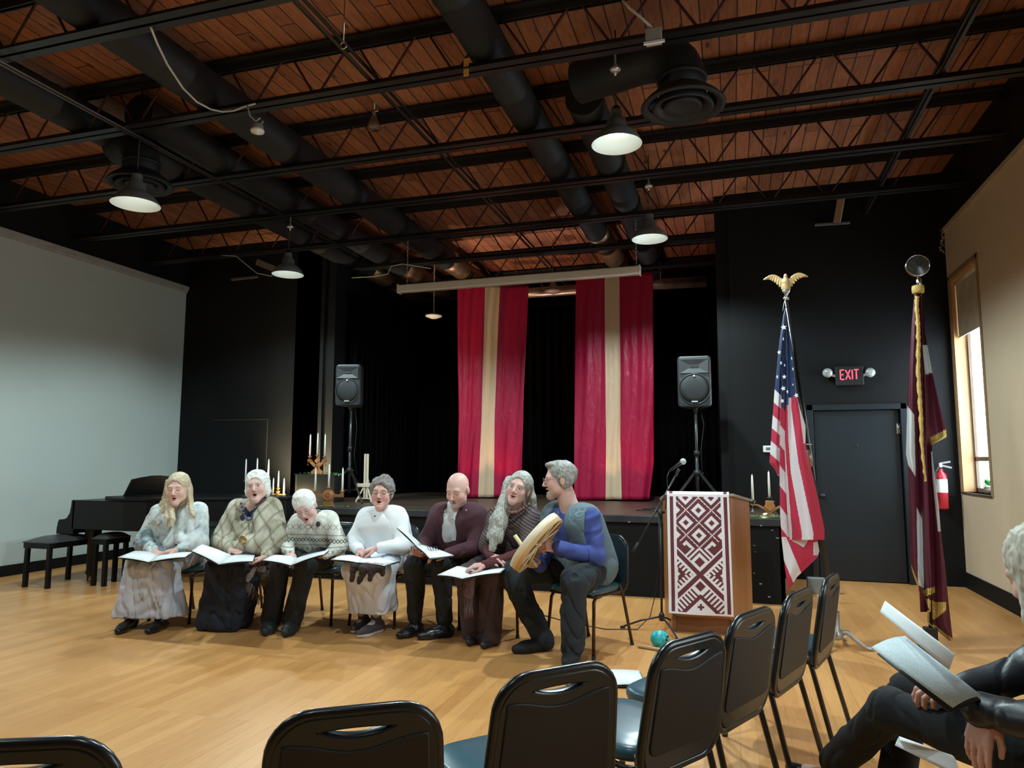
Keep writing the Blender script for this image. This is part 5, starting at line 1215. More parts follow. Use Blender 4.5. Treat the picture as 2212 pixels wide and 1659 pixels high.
b=NB(); tube(b,[(x2+.05,8.65,z2+.02),(x2+.09,8.65,z2-.2),(x2+.05,8.65,z2-.5),(x2+.06,8.65,SZ+.3)],.004,6); tag(obj('speaker_cable',b,wire_black),'thin cable hanging from the right loudspeaker','cable')
b=NB(); rs=random.Random(3)
for k in range(5):
    pts=[]; x=x2-.6+.1*k
    for t_ in range(12): pts.append((x+.22*math.sin(t_*.9+k)+.03*t_,8.25+.14*math.cos(t_*1.1+k*2)-.02*t_,SZ+.012+.03*rs.random()))
    tube(b,pts,.005,5)
tag(obj('cable_tangle',b,wire_black),'tangle of thin black cables lying on the stage behind the microphone','cable')
# ======================= banners =======================
def mk_fabric(name,col,rough=.42,tr=.35,wr=.35):
    t=NT(name); v=t.coord('Object',(3,1,.8)); n=t.noise(v,3.2,5,.6,1.5); t.bump(n,wr,.05)
    t.fin(col,rough); tl=t.N('ShaderNodeBsdfTranslucent'); tl.inputs[0].default_value=(*col,1); mx=t.N('ShaderNodeMixShader'); mx.inputs[0].default_value=tr
    out=[n_ for n_ in t.n if n_.type=='OUTPUT_MATERIAL'][0]; t.L(t.b.outputs[0],mx.inputs[1]); t.L(tl.outputs[0],mx.inputs[2]); t.L(mx.outputs[0],out.inputs[0]); return t.m
crim=mk_fabric('crimson satin',(.52,.012,.070)); crm=mk_fabric('cream satin',(.80,.62,.42))
def pl(P_,y):
    if y<=P_[0][1]: return P_[0][0]
    for (xa,ya),(xb,yb) in zip(P_[:-1],P_[1:]):
        if y<=yb: return xa+(xb-xa)*(y-ya)/(yb-ya)
    return P_[-1][0]
def banner(label,e0,e1,e2,e3,y0,y1,Y,seed,n=70):
    # e0..e3 edge polylines in photo pixels at depth Y
    pts=[]
    def fn(u,v):
        py=y0+(y1-y0)*v; a,b_,c_,d_=[pl(e,py) for e in(e0,e1,e2,e3)]
        px=a+(b_-a)*u/.4 if u<.4 else (b_+(c_-b_)*(u-.4)/.2 if u<.6 else c_+(d_-c_)*(u-.6)/.4)
        ph=u*2*math.pi; s_=seed
        dY=.028*math.sin(ph*1.6+s_+1.2*v)+.016*math.sin(ph*4.2+2.1*s_+3*v+.8*math.sin(5*v))*(.45+.7*v)+.007*math.sin(ph*8.5+s_*3+6*v+math.sin(9*v))
        q_=at(px,py,Y); return (q_.x,q_.y+dY,max(q_.z,SZ+.006))
    b=NB(); grid(b,fn,n,60,lambda u,v:1 if .4<=u<.6 else 0)
    o=obj('banner',b,[crim,crm]); solid(o,.002); return tag(o,label,'banner',group='tall crimson banners with a cream stripe')
banner('left tall crimson banner with cream centre stripe hanging onto the stage',[(987,620),(988,800),(990,900),(985,1074)],[(1050,620),(1044,800),(1041,900),(1033,1074)],[(1080,620),(1072,800),(1068,900),(1065,1074)],[(1143,620),(1137,760),(1133,850),(1129,1000),(1129,1074)],616,1074,10.3,.4)
banner('right tall crimson banner with cream centre stripe hanging onto the stage',[(1244,595),(1241,800),(1240,1078)],[(1306,595),(1308,800),(1309,950),(1308,1078)],[(1337,595),(1340,800),(1340,950),(1343,1078)],[(1411,595),(1412,800),(1412,1000),(1402,1078)],590,1079,10.25,2.1)
b=NB(); p0=at(985,615,10.3);p1_=at(1413,590,10.25); tube(b,[p0+Vector((-.1,0,.02)),p1_+Vector((.1,0,.02))],.014,8); tag(obj('banner_rod',b,black_metal),'dark rod the two crimson banners hang from, behind the screen case','rod')
for k,(px,pw) in enumerate(((1020,16),(1095,26),(1310,12),(1382,16))):
    p_=at(px,1062,10.55); p_.z=SZ
    u_=thing('stage_uplight','small uplight standing on the stage behind the '+('left' if k<2 else 'right')+' banner, '+('left' if k%2==0 else 'right')+' of its pair','light',(p_.x,10.72,SZ))
    b=NB(); lathe(b,[(0,0),(.05,0),(.05,.012),(.035,.02),(.05,.09),(.045,.095),(.035,.085)],18); obj('housing',b,black_metal,u_,smooth=True)
    b=NB(); lathe(b,[(0,.08),(.034,.082)],16); obj('lens',b,emis('warm uplight lens',(1,.85,.8),6),u_)
    lamp('SPOT','uplight_beam',(p_.x,10.70,SZ+.10),pw*5,(1,.82,.85),shadow_soft_size=.03,spot_size=math.radians(75),spot_blend=.9,aim=(p_.x+.1,10.33,SZ+.85))
    lamp('SPOT','uplight_beam_up',(p_.x,10.70,SZ+.10),pw*3.5,(1,.62,.55),shadow_soft_size=.03,spot_size=math.radians(60),spot_blend=.9,aim=(p_.x,10.9,4.8))
# ======================= exit sign etc. =======================
ex=thing('exit_sign','black illuminated exit sign with red letters above the door','exit sign',at(1834,812,YB-.04)); 
b=NB(); bb(b,-.155,.155,-.035,.035,-.115,.115); obj('housing',b,black_metal,ex,bevel=.006)
redl=emis('red exit letters',(.80,.10,.16),.55)
b=NB()
def stroke(b,pts,w_): 
    for A_,B_ in zip(pts[:-1],pts[1:]): bar(b,(A_[0],-.038,A_[1]),(B_[0],-.038,B_[1]),.004,w_)
b.free()
LT={'E':[[(0,0),(0,1)],[(0,1),(.62,1)],[(0,.5),(.5,.5)],[(0,0),(.62,0)]],'X':[[(0,0),(.75,1)],[(0,1),(.75,0)]],'I':[[(.2,0),(.2,1)]],'T':[[(.35,0),(.35,1)],[(0,1),(.75,1)]]}
x0=-.100
for ch,wd in (('E',.058),('X',.060),('I',.034),('T',.052)):
    b=NB()
    for s_ in LT[ch]:
        (xa,za),(xb,zb2)=s_; ext=.0
        bar(b,(x0+xa*.068,-.0375,-.045+za*.115),(x0+xb*.068,-.0375,-.045+zb2*.115),.004,.015)
    o=obj('letter_'+ch,b,redl,ex); x0+=wd
for s_,px,py in ((-1,1787,806),(1,1880,805)):
    p_=Vector(at(px,py,YB-.06))-ex.location
    b=NB(); lathe(b,[(0,.03),(.03,.028),(.052,.012),(.058,-.01),(.045,-.05),(0,-.055)],24,T(p_.x,p_.y-.02,p_.z,math.pi/2+.1,0,s_*.2)); lh=obj('emergency_lamp_head',b,P('clear lamp glass',(.42,.46,.45),.15,.3,var=.4,vs=30),ex,smooth=True)
    b=NB(); bar(b,(s_*.15,.0,0),(p_.x,p_.y+.02,p_.z),.02,.03); obj('lamp_bracket',b,white_plastic,lh)
th=thing('thermostat','white wall thermostat half hidden by the striped flag','thermostat',at(1662,970,YB-.01))
b=NB(); bb(b,-.075,.075,-.02,.01,-.042,.042); obj('body',b,white_plastic,th,bevel=.012,seg=3)
b=NB(); bb(b,-.04,.03,-.023,-.019,-.014,.020); obj('display',b,P('grey lcd',(.12,.14,.13),.3),th)
fe=thing('fire_extinguisher','red fire extinguisher with white tags on the wall behind the maroon flag','fire extinguisher',at(2037,1100,YB-.09))
b=NB(); lathe(b,[(0,0),(.055,.003),(.06,.02),(.06,.36),(.05,.40),(.02,.43),(.02,.46),(0,.46)],24); obj('cylinder',b,P('fire red enamel',(.45,.02,.03),.3),fe,smooth=True)
b=NB(); box(b,(.0,-.0,.50),(.03,.04,.05)); bar(b,(.0,0,.52),(.10,-.02,.54),.012,.02); bar(b,(0,0,.50),(.11,-.02,.47),.010,.02); obj('valve_handle',b,P('pale metal',(.6,.62,.62),.3,.6),fe)
b=NB(); lathe(b,[(.0615,.19),(.0615,.34)],24); obj('white_label',b,paper,fe,smooth=True)
b=NB(); tube(b,[(-.02,-.03,.49),(-.07,-.06,.42),(-.075,-.06,.2),(-.06,-.06,.1)],.009,8); obj('hose',b,rubber,fe)
b=NB(); bb(b,-.05,.05,.06,.085,.05,.45); obj('wall_bracket',b,black_metal,fe)
# grey box low at the stage corner
gb=thing('floor_box','small grey metal outlet box on the floor at the stage corner','box',(.86,8.5,0))
b=NB(); bb(b,-.12,.06,-.06,.06,0,.16); obj('box_body',b,P('grey box paint',(.22,.23,.23),.5),gb,bevel=.006)
b=NB(); bb(b,.065,.20,-.05,.06,0,.15); obj('box_side',b,P('tan cardboard',(.45,.36,.26),.7),gb)
# window sill plants
for k,(y_,c_) in enumerate(((8.52,(.06,.30,.05)),(8.80,(.05,.22,.05)))):
    pt=thing('potted_plant',('green leafy plant with white flower on the window sill, nearer pot','green leafy plant on the window sill, farther pot')[k],'plant',(XR+.10,y_,WZ0),group='plants on the window sill')
    b=NB(); lathe(b,[(0,0),(.035,0),(.045,.07),(.038,.07),(0,.06)],16); obj('pot',b,white_plastic if k==0 else P('clay pot',(.25,.20,.15),.6),pt,smooth=True)
    b=NB(); rs=random.Random(k+4)
    for j in range(34):
        a=rs.uniform(0,6.28); el_=rs.uniform(.0,1.1); L=rs.uniform(.06,.14); d_=Vector((math.cos(a)*math.cos(el_)*.7,math.sin(a)*math.cos(el_),math.sin(el_))); s_=d_.cross(Vector((0,0,1))).normalized()*.018; c0=Vector((0,0,.07))
        vs=[b.verts.new(c0+d_*L*.25),b.verts.new(c0+d_*L*.6+s_),b.verts.new(c0+d_*L+Vector((0,0,-.01))),b.verts.new(c0+d_*L*.6-s_)]; b.faces.new(vs)
    obj('leaves',b,P('leaf green %d'%k,c_,.5,var=.4,vs=30),pt)
    if k==0:
        b=NB()
        for j in range(5): ball(b,(.0+.02*math.cos(j*1.25),-.02+.02*math.sin(j*1.25),.14),.017,8)
        obj('flower',b,white_plastic,pt)
# ======================= flags =======================
def inpoly(x,y,P_):
    c=False; n=len(P_); j=n-1
    for i in range(n):
        xi,yi=P_[i];xj,yj=P_[j]
        if (yi>y)!=(yj>y) and x<(xj-xi)*(y-yi)/(yj-yi)+xi: c=not c
        j=i
    return c
def drape(b,L,R,Yf,cf_,nu=30,nv=110,y0=None,y1=None,nf=1):
    y0=y0 or L[0][1]; y1=y1 or L[-1][1]
    def fn(u,v):
        py=y0+(y1-y0)*v; a=pl(L,py); c=pl(R,py); return at(a+(c-a)*u,py,Yf(u,v))
    def mf(u,v):
        py=y0+(y1-y0)*v; a=pl(L,py); c=pl(R,py); return cf_(a+(c-a)*u,py,u,v)
    grid(b,fn,nu,nv,mf)
fr_=mk_fabric('flag red cloth',(.52,.030,.075),.6,.3,.15); fw_=mk_fabric('flag white cloth',(.74,.70,.72),.6,.3,.15); fn_=mk_fabric('flag navy cloth',(.012,.030,.10),.6,.2,.15); fstar=P('flag star white',(.8,.82,.84),.6,var=.02)
fb=atz(1808,1396,0); FY=6.0
fp=thing('flagpole','flagpole with gilt eagle carrying the red white and blue star spangled flag','flagpole',(fb.x,fb.y,0))
O=Vector((fb.x,fb.y,0))
ptop=at(1698,640,FY+.08)-O
blk=P('black lacquered pole',(.012,.013,.014),.18)
b=NB(); pm_=ptop*.5; tube(b,[(0,0,.12),tuple(ptop)],.0145,12); obj('pole',b,blk,fp)
b=NB(); k0=ptop*.50; d_=ptop.normalized(); tube(b,[k0,k0+d_*.13],.021,12); obj('pole_joint',b,P('tarnished ferrule',(.35,.30,.24),.4,.6),fp)
b=NB(); lathe(b,[(.03,.26),(.028,.12),(.05,.10),(.05,.06),(.03,.05)],20); obj('pedestal',b,P('silver painted pedestal',(.42,.42,.40),.35,.5),fp,smooth=True)
for k in range(4):
    a=k*math.pi/2-.35; b=NB(); c_,s_=math.cos(a),math.sin(a)
    tube(b,[(.03*c_,.03*s_,.10),(.08*c_,.08*s_,.115),(.13*c_,.13*s_,.07),(.19*c_,.19*s_,.025),(.23*c_,.23*s_,.014),(.25*c_,.25*s_,.02)],[.02,.02,.016,.013,.013,.017],8); obj('leg',b,P('silver painted pedestal',(.42,.42,.40),.35,.5),fp)
# eagle
egm=P('gilt plastic eagle',(.60,.42,.18),.45,.25,var=.2)
ec=at(1698,628,FY+.08)-O
b=NB(); tube(b,[ptop,ec+Vector((0,0,.0))],.013,10); ball(b,tuple(ec+Vector((0,0,-.005))),.030,14,(1,1,.75)); lathe(b,[(.012,-.05),(.02,-.045),(.02,-.03),(.012,-.02)],14,Matrix.Translation(ec+Vector((0,0,-.03)))); obj('finial_ball',b,P('aged chrome ball',(.45,.42,.38),.25,.8),fp)
eg=[rc((0,0,.02),(0,0,.075),.021,.024,.015),rc((0,0,.075),(0,-.004,.115),.024,.014,.012),el((0,-.008,.125),(.013,.016,.014),k=.006),rc((0,-.018,.126),(.004,-.034,.118),.006,.0025,.004),rc((-.012,0,.0),(-.012,-.004,.04),.009,.013,.008),rc((.012,0,.0),(.012,-.004,.04),.009,.013,.008),rc((0,.01,.03),(0,.015,-.01),.018,.013,.008)]
for s in(-1,1):
    for i in range(9):
        t=i/8; p0=V3(s*(.02+.125*t),0,.085+.050*math.sin(t*2.4)); ln_=.066*(1-t*.8)
        eg.append(rc(p0,p0+V3(s*(.010+.012*t),.004,-ln_),.0095-.003*t,.0075-.002*t,.012))
eg=[('rc',p[1]+np.array(ec),p[2]+np.array(ec),p[3],p[4],p[5]) if p[0]=='rc' else ('el',p[1]+np.array(ec),p[2],p[3],p[4]) for p in eg]
P_,F_=sdf_mesh(eg,.0035); me=mesh_np('eagle',P_,F_); me.materials.append(egm); eo=bpy.data.objects.new('eagle',me); link(eo,fp)
b=NB(); kt=at(1698,644,FY+.06)-O; tube(b,[tuple(kt+Vector((.02*math.cos(a),.02*math.sin(a),0))) for a in [i*.5 for i in range(13)]],.004,5,closed=True); tube(b,[kt+Vector((0,-.02,0)),kt+Vector((-.02,-.03,-.05)),kt+Vector((-.03,-.03,-.11))],.003,5); tube(b,[kt+Vector((0,-.02,0)),kt+Vector((.03,-.03,.06))],.003,5); obj('tie_cord',b,wire_white,fp)
b=NB(); kk=at(1747,960,FY+.06)-O; tube(b,[tuple(kk+Vector((.02*math.cos(a),.02*math.sin(a),0))) for a in [i*.5 for i in range(13)]],.004,5,closed=True); obj('tie_ring',b,wire_white,fp)
b=NB()
def cA(x,y,u,v):
    if y<842+ (x-1674)*.9: return 2
    k=int((y-(842+(x-1674)*.9))//29.5); return 1 if k%2==0 else 0
drape(b,[(1697,662),(1692,680),(1683,741),(1674,831),(1667,927),(1662,1000),(1672,1012),(1681,1028)],[(1697.5,662),(1696,700),(1692,760),(1689,853),(1686,930),(1685,1000),(1684,1028)],lambda u,v:FY+.03-.07*math.sin(u*2.6),cA,24,200)
def cB(x,y,u,v):
    s=y-(x-1684)*1.35
    if y<868 or (s<872): return 2
    k=int((s-872)//44); return 0 if k%2==0 else 1
drape(b,[(1690,770),(1688,853),(1685,930),(1684,1030),(1685,1105),(1688,1160)],[(1697,770),(1700,860),(1700,980),(1704,1100),(1708,1166)],lambda u,v:FY-.035-.03*math.cos(u*3.1),cB,30,220)
def cC(x,y,u,v):
    if y<858+(1712-x)*.25+(14 if x<1703 else 0): return 2
    b1=pl([(1709,860),(1709,880),(1725,1000),(1742,1080),(1757,1150)],y); b2=pl([(1701,860),(1703,950),(1708,1020),(1732,1150)],y); b3=pl([(1690,860),(1699,1000),(1711,1150)],y); b4=pl([(1724,860),(1740,900),(1739,959),(1900,962)],y)
    e1=pl([(1727,872),(1731,905),(1738,958),(1760,975)],y)
    if y<958 and x>e1-2 : return 1
    return 0 if x>b1 else (1 if x>b2 else (0 if x>b3 else 1))
drape(b,[(1697.5,662),(1698,740),(1697,860),(1695,980),(1700,1100),(1706,1166)],[(1698,662),(1700,690),(1714,786),(1721,849),(1727.5,880),(1740,920),(1740,959),(1744,980),(1757,1031),(1770,1090),(1781,1143)],lambda u,v:FY-.02-.05*math.sin(u*3.14)-.02*math.sin(u*8+v*3),cC,90,220)
def cD(x,y,u,v):
    s=(x-1690)-(y-1150)*.42
    if x>1757 and y>1172-(x-1757)*.3 and y<1200: return 1
    return 1 if s<-46 else (0 if s<-22 else (1 if s<4 else 0))
drape(b,[(1685,1100),(1688,1160),(1693,1206),(1698,1245),(1703,1276)],[(1712,1100),(1756,1145),(1763,1152),(1770,1190),(1766,1204),(1722,1246),(1704,1276)],lambda u,v:FY+.02-.03*math.sin(u*5),cD,60,120)
drape(b,[(1706,1140),(1709,1168),(1722,1174),(1734,1182)],[(1752,1140),(1746,1166),(1741,1176),(1736,1182)],lambda u,v:FY-.01,lambda x,y,u,v:1,10,10)
bmesh.ops.transform(b,matrix=Matrix.Translation(-O),verts=b.verts)
fl=obj('flag',b,[fr_,fw_,fn_],fp)
b=NB()
for (x,y,r_,sq,rot) in ((1693,707,6.2,1,.1),(1683,761,5.2,.8,.2),(1694,814,5.2,.85,0),(1692,839,5.4,1,.3),(1701,846,4.6,.5,.1),(1720,854,5.4,.9,.4),(1679,814,4.8,.5,.2),(1710,774,4,.35,.3),(1713,797,4.2,.4,.1),(1692,732,4.4,.35,.2),(1687,784,4.4,.5,.5),(1695,789,3.6,.4,.1),(1690,866,5,.8,.3),(1713,831,3,.5,.1)):
    c_=at(x,y,FY-.088)-O; sc=6.15/1537*r_; vs=[]
    for k in range(10):
        rr=sc*(1 if k%2==0 else .42); a=math.pi/2+k*math.pi/5+rot; vs.append(b.verts.new((c_.x+rr*math.cos(a)*sq,c_.y,c_.z+rr*math.sin(a))))
    b.faces.new(vs)
obj('flag_stars',b,fstar,fl)
# maroon white maroon flag with gold fringe
mrn=mk_fabric('maroon flag nylon',(.115,.020,.040),.5,.2,.15); mwh=mk_fabric('white flag nylon',(.66,.70,.72),.6,.25,.12); gfr=P('gold flag fringe',(.62,.44,.12),.75,var=.25,vs=60,bump=.4)
lb=atz(2012,1405,0); LY=lb.y
lpf=thing('flagpole','flagpole with round wire finial carrying the furled maroon and white flag with gold fringe','flagpole',lb); O=lb.copy()
tp_=at(1985,600,LY)-O
b=NB(); tube(b,[(0,0,.0),tuple(tp_-Vector((0,0,.1)))],.0145,12); obj('pole',b,blk,lpf)
b=NB(); bb(b,-.045,.045,-.03,.03,0,.17); obj('base_socket',b,black_metal,lpf,bevel=.005)
b=NB(); lathe(b,[(0,0),(.13,0),(.13,.012),(.05,.03),(.03,.05)],24); obj('base_plate',b,black_metal,lpf,smooth=True)
b=NB(); tube(b,[at(1986,632,LY)-O,at(1985,604,LY)-O,at(1984,600,LY)-O],[.020,.020,.012],14); obj('ferrule',b,chrome,lpf)
b=NB(); c_=at(1983,573,LY)-O; R_=.083
tube(b,[tuple(c_+Vector((R_*math.cos(a),.0,R_*math.sin(a)))) for a in [i*2*math.pi/28 for i in range(28)]],.0045,6,closed=True)
tube(b,[tuple(c_+Vector((R_*math.cos(a),.03,R_*math.sin(a)))) for a in [i*2*math.pi/28 for i in range(28)]],.003,6,closed=True)
tube(b,[c_+Vector((-.008,0,-R_)),c_+Vector((-.008,0,-R_-.04))],.004,6); tube(b,[c_+Vector((.008,0,-R_)),c_+Vector((.008,0,-R_-.04))],.004,6); tube(b,[c_+Vector((-.008,0,-R_-.025)),c_+Vector((.008,0,-R_-.025))],.003,6)
obj('finial_ring',b,chrome,lpf)
b=NB(); lathe(b,[(0,.012),(.03,.01),(.06,.004),(R_-.003,0)],28,Matrix.Translation(c_)@Matrix.Rotation(math.pi/2,4,'X')); obj('finial_disc',b,P('smoky disc',(.05,.05,.045),.2,.3,var=.4,vs=30),lpf,smooth=True)
polys=[[(1992,744),(2003,744),(2015,805),(1999,809)],[(1950,870),(1960,877),(1975,896),(1978,1030),(1960,1001),(1950,1000)],[(1980,1096),(1992,1120),(1996,1272),(1983,1262)],[(2011,975),(2040,985),(2034,1146),(2026,1149),(2014,1030)]]
gold=[[(1993,1274),(2019,1267),(2020,1280),(1996,1290)],[(1996,1290),(2020,1300),(2044,1300),(2044,1318),(2022,1336),(1986,1345),(1984,1330),(2008,1318)],[(1984,1330),(2003,1338),(2060,1382),(2060,1400),(2003,1352)],[(1967,1217),(1985,1262),(1985,1278),(1966,1232)],[(2010,945),(2048,925),(2048,950),(2010,962)]]
def cL(x,y,u,v):
    for g_ in gold:
        if inpoly(x,y,g_): return 2
    for p_ in polys:
        if inpoly(x,y,p_): return 1
    return 0
b=NB()
drape(b,[(1975,636),(1969,700),(1963,793),(1960,869),(1957,981),(1961,1001),(1965,1106),(1967,1217),(1972,1240),(1986,1278),(1988,1322)],[(1990,636),(1993,700),(1996,800),(1999,900),(2002,1000),(2006,1100),(2012,1250),(2010,1322)],lambda u,v:LY-.06-.05*math.sin(u*6.2+v*2)+.02*math.sin(u*15),cL,70,240)
drape(b,[(1988,636),(1990,700),(1992,760),(1996,850),(2000,960),(2001,1100),(2003,1300),(2003,1345),(2050,1384)],[(1994.5,636),(1998,720),(2003,744),(2014,806),(2028,870),(2044,930),(2045,944),(2014,960),(2014,985),(2028,1095),(2032,1145),(2041,1217),(2049,1300),(2057,1372),(2060,1398)],lambda u,v:LY-.02-.045*math.sin(u*6.5+v*3),cL,70,260)
bmesh.ops.transform(b,matrix=Matrix.Translation(-O),verts=b.verts); lf=obj('flag',b,[mrn,mwh,gfr],lpf)
b=NB()
fc_=[(1981,640),(1980,660),(1983,700),(1984,740),(1983,800),(1986,850),(1989,900),(1991,960),(1996,1010),(2000,1040)]
V_=[]
for i in range(90):
    t=i/89*(len(fc_)-1);k=min(int(t),len(fc_)-2); x=fc_[k][0]+(fc_[k+1][0]-fc_[k][0])*(t-k); y=fc_[k][1]+(fc_[k+1][1]-fc_[k][1])*(t-k); w_=(7.5 if y<900 else 7.5-4.5*(y-900)/140)*(1+.18*math.sin(i*1.7)); V_.append([b.verts.new(at(x-w_/2+1.2*math.sin(i*.9),y,LY-.125)-O),b.verts.new(at(x,y,LY-.14)-O),b.verts.new(at(x+w_/2,y,LY-.125)-O)])
for A_,B_ in zip(V_[:-1],V_[1:]):
    for i in(0,1): b.faces.new((A_[i],A_[i+1],B_[i+1],B_[i]))
o=obj('gold_fringe',b,gfr,lf); solid(o,.006)
b=NB(); lathe(b,[(.0,.03),(.042,.028),(.045,0),(.042,-.03),(.02,-.035)],20,Matrix.Translation(at(1983,625,LY-.02)-O)); obj('gold_sleeve_cap',b,gfr,lf,smooth=True)
# ======================= candelabra =======================
cw=P('carved honey wood',(.48,.19,.06),.5,var=.2,vs=12); cwd=P('darker carved wood',(.26,.11,.04),.5,var=.25,vs=12); wax=P('white candle wax',(.86,.84,.78),.4,var=.01,Subsurface_Weight=.2); 
def candle(label,loc,h,lean=0):
    o=thing('candle',label,'candle',loc,0,'tall white taper candles')
    b=NB(); lathe(b,[(0,0),(.0125,0),(.0115,h*.6),(.0085,h*.96),(.003,h),(0,h)],12); obj('wax',b,wax,o,smooth=True)
    b=NB(); tube(b,[(0,0,h-.002),(.002,0,h+.012)],.0015,5); obj('wick',b,P('white wick',(.7,.68,.6),.8),o); return o
def cup(b,p,r=.028):
    lathe(b,[(0,-.035),(.010,-.03),(.012,-.015),(r,-.002),(r,.006),(.014,.010),(0,.010)],16,Matrix.Translation(Vector(p)))
def candel(label,kind,loc,cups,m,pr):
    o=thing('candelabra',label,'candle holder',loc,0,'carved wooden candle holders'); pr(o)
    for c_ in cups:
        b=NB(); cup(b,c_); obj('candle_cup',b,m,o,smooth=True)
    return o
def oct_(c_,r,th,M_=0): return [(c_[0]+r*math.cos(math.pi/8+k*math.pi/4),c_[1]+r*math.sin(math.pi/8+k*math.pi/4)) for k in range(8)]
def stage_pt(px,py,Y): p=at(px,py,Y); return p
# tall one on the black box
CY=8.75; bx=at(682,1025,CY-.12)
pb=thing('black_pedestal_box','black painted box on the stage carrying the tallest candle holder','box',(bx.x,CY,SZ))
hb=bx.z-SZ; b=NB(); wL=(at(722,1050,CY-.12)-at(641,1050,CY-.12)).length/2; bb(b,-wL,wL,-.12,.14,0,hb); obj('box_body',b,P('black box paint',(.010,.012,.011),.5),pb,bevel=.003)
b=NB(); bb(b,-wL-.035,-wL-.002,-.11,.15,0,hb); obj('side_board',b,P('grey box side',(.035,.03,.022),.7),pb)
base=Vector((at(685,1000,CY).x,CY,SZ+hb))
def prX(o):
    b=NB(); 
    for s in(-1,1):
        bar(b,(-s*.085,0,.015),(s*.115,0,.185),.022,.040); 
    prism(b,[(-.03,0),(.03,0),(.085,0),(.055,.05),(-.055,.05),(-.085,0)][2:]+[(-.085,0)][:0],.05); obj('crossed_arms',b,cw,o,bevel=.004)
    b=NB(); prism(b,oct_((0,.10),.032,0),.035,Matrix.Translation((0,-.008,0))); obj('carved_boss',b,cwd,o,bevel=.004)
    b=NB(); prism(b,[(-.04,.185),(0,.145),(.04,.185),(0,.225)],.03); obj('diamond_block',b,cw,o,bevel=.003)
    for s in(-1,1):
        b=NB(); prism(b,[(s*.09,.175),(s*.14,.175),(s*.15,.20),(s*.12,.215),(s*.08,.20)],.032); tube(b,[(s*.14,-.01,.175),(s*.14,-.01,.15)],.002,4); prism(b,[(s*.14-.008,.12),(s*.14+.008,.12),(s*.14,.15)],.006,Matrix.Translation((0,-.01,0))); obj('arm_tip',b,cwd,o)
ca=candel('tall crossed wooden candle holder with three tapers on the black box','x',base,[(-.118,0,.245),(.0,0,.262),(.118,0,.245)],cwd,prX)
for dx,dz,l in ((-.118,.255,'left'),(0,.272,'middle'),(.118,.255,'right')): candle(l+' white taper in the tallest candle holder on the black box',base+Vector((dx,0,dz)),.30)
# left group holder (behind white haired woman)
base=Vector((at(553,1075,8.75).x,8.75,SZ))
def prV(o):
    b=NB()
    for s in(-1,1): bar(b,(0,0,.05),(s*.18,0,.235),.022,.045)
    prism(b,[(-.07,0),(.07,0),(.03,.06),(-.03,.06)],.06); bar(b,(0,0,.03),(0,0,.255),.022,.04); obj('branching_arms',b,cw,o,bevel=.004)
    b=NB(); prism(b,oct_((0,.07),.035,0),.035,Matrix.Translation((0,-.01,0))); obj('carved_boss',b,cwd,o)
candel('wide branching wooden candle holder behind the woman in the plaid shawl','v',base,[(-.19,0,.275),(0,0,.285),(.19,0,.275)],cwd,prV)
for dx,dz,l in ((-.19,.285,'leftmost'),(0,.295,'middle'),(.19,.285,'right')): candle(l+' tall taper of the holder behind the plaid shawl',base+Vector((dx,0,dz)),.30)
# small cross holder
base=Vector((at(600,1075,8.5).x,8.5,SZ))
def prC(o):
    b=NB(); prism(b,[(-.03,0),(.03,0),(.016,.05),(.016,.075),(.045,.065),(.065,.075),(.065,.105),(.045,.115),(.016,.105),(.016,.13),(.03,.15),(-.03,.15),(-.016,.13),(-.016,.105),(-.045,.115),(-.065,.105),(-.065,.075),(-.045,.065),(-.016,.075),(-.016,.05)],.03); obj('cross_body',b,P('light maple cross',(.62,.34,.12),.45,var=.15),o,bevel=.003)
    b=NB(); lathe(b,[(.018,-.0),(.030,.0),(.030,.01),(.018,.01)],18,T(0,-.015,.09,math.pi/2)); obj('carved_ring',b,cwd,o)
candel('small pale wooden cross candle holder beside the glowing pucks','c',base,[(-.085,.01,.105),(0,0,.185),(.085,.01,.105)],cw,prC)
for dx,dz,l,h in ((-.085,.115,'left short',.21),(0,.195,'middle',.23),(.085,.115,'right short',.21)): candle(l+' taper in the small cross holder',base+Vector((dx,.0 if dx==0 else .01,dz)),h)
# front right round holder at the stage edge
base=Vector((at(709,1097,7.80).x,7.80,SZ+.002))
def prR(o):
    b=NB(); lathe(b,[(0,.020),(.055,.018),(.078,.006),(.082,-.01),(.078,-.02),(0,-.02)],28,T(0,0,.135,math.pi/2)); obj('round_body',b,cwd,o,smooth=True)
    b=NB(); prism(b,[(-.085,0),(.085,0),(.05,.07),(-.05,.07)],.05); obj('foot',b,cwd,o,bevel=.003); b=NB(); prism(b,[(-.035,.19),(.035,.19),(.025,.215),(-.025,.215)],.04); obj('top_block',b,cwd,o,bevel=.003)
    b=NB()
    for s in(-1,1): prism(b,[(s*.07,.12),(s*.07,.16),(s*.165,.15),(s*.165,.175),(s*.205,.175),(s*.205,.12),(s*.165,.12)],.03)
    obj('side_arms',b,cwd,o,bevel=.003)
    b=NB(); lathe(b,[(.05,0),(.056,.006),(.05,.010),(.044,.006)],24,T(0,-.018,.135,math.pi/2)); obj('carved_ring',b,cw,o,smooth=True)
candel('round bodied wooden candle holder at the front edge of the stage','r',base,[(-.19,0,.19),(0,0,.235),(.19,0,.19)],cwd,prR)
for dx,dz,l in ((-.19,.2,'left'),(0,.245,'middle'),(.19,.2,'right')): candle(l+' taper of the round holder at the stage edge',base+Vector((dx,0,dz)),.275)
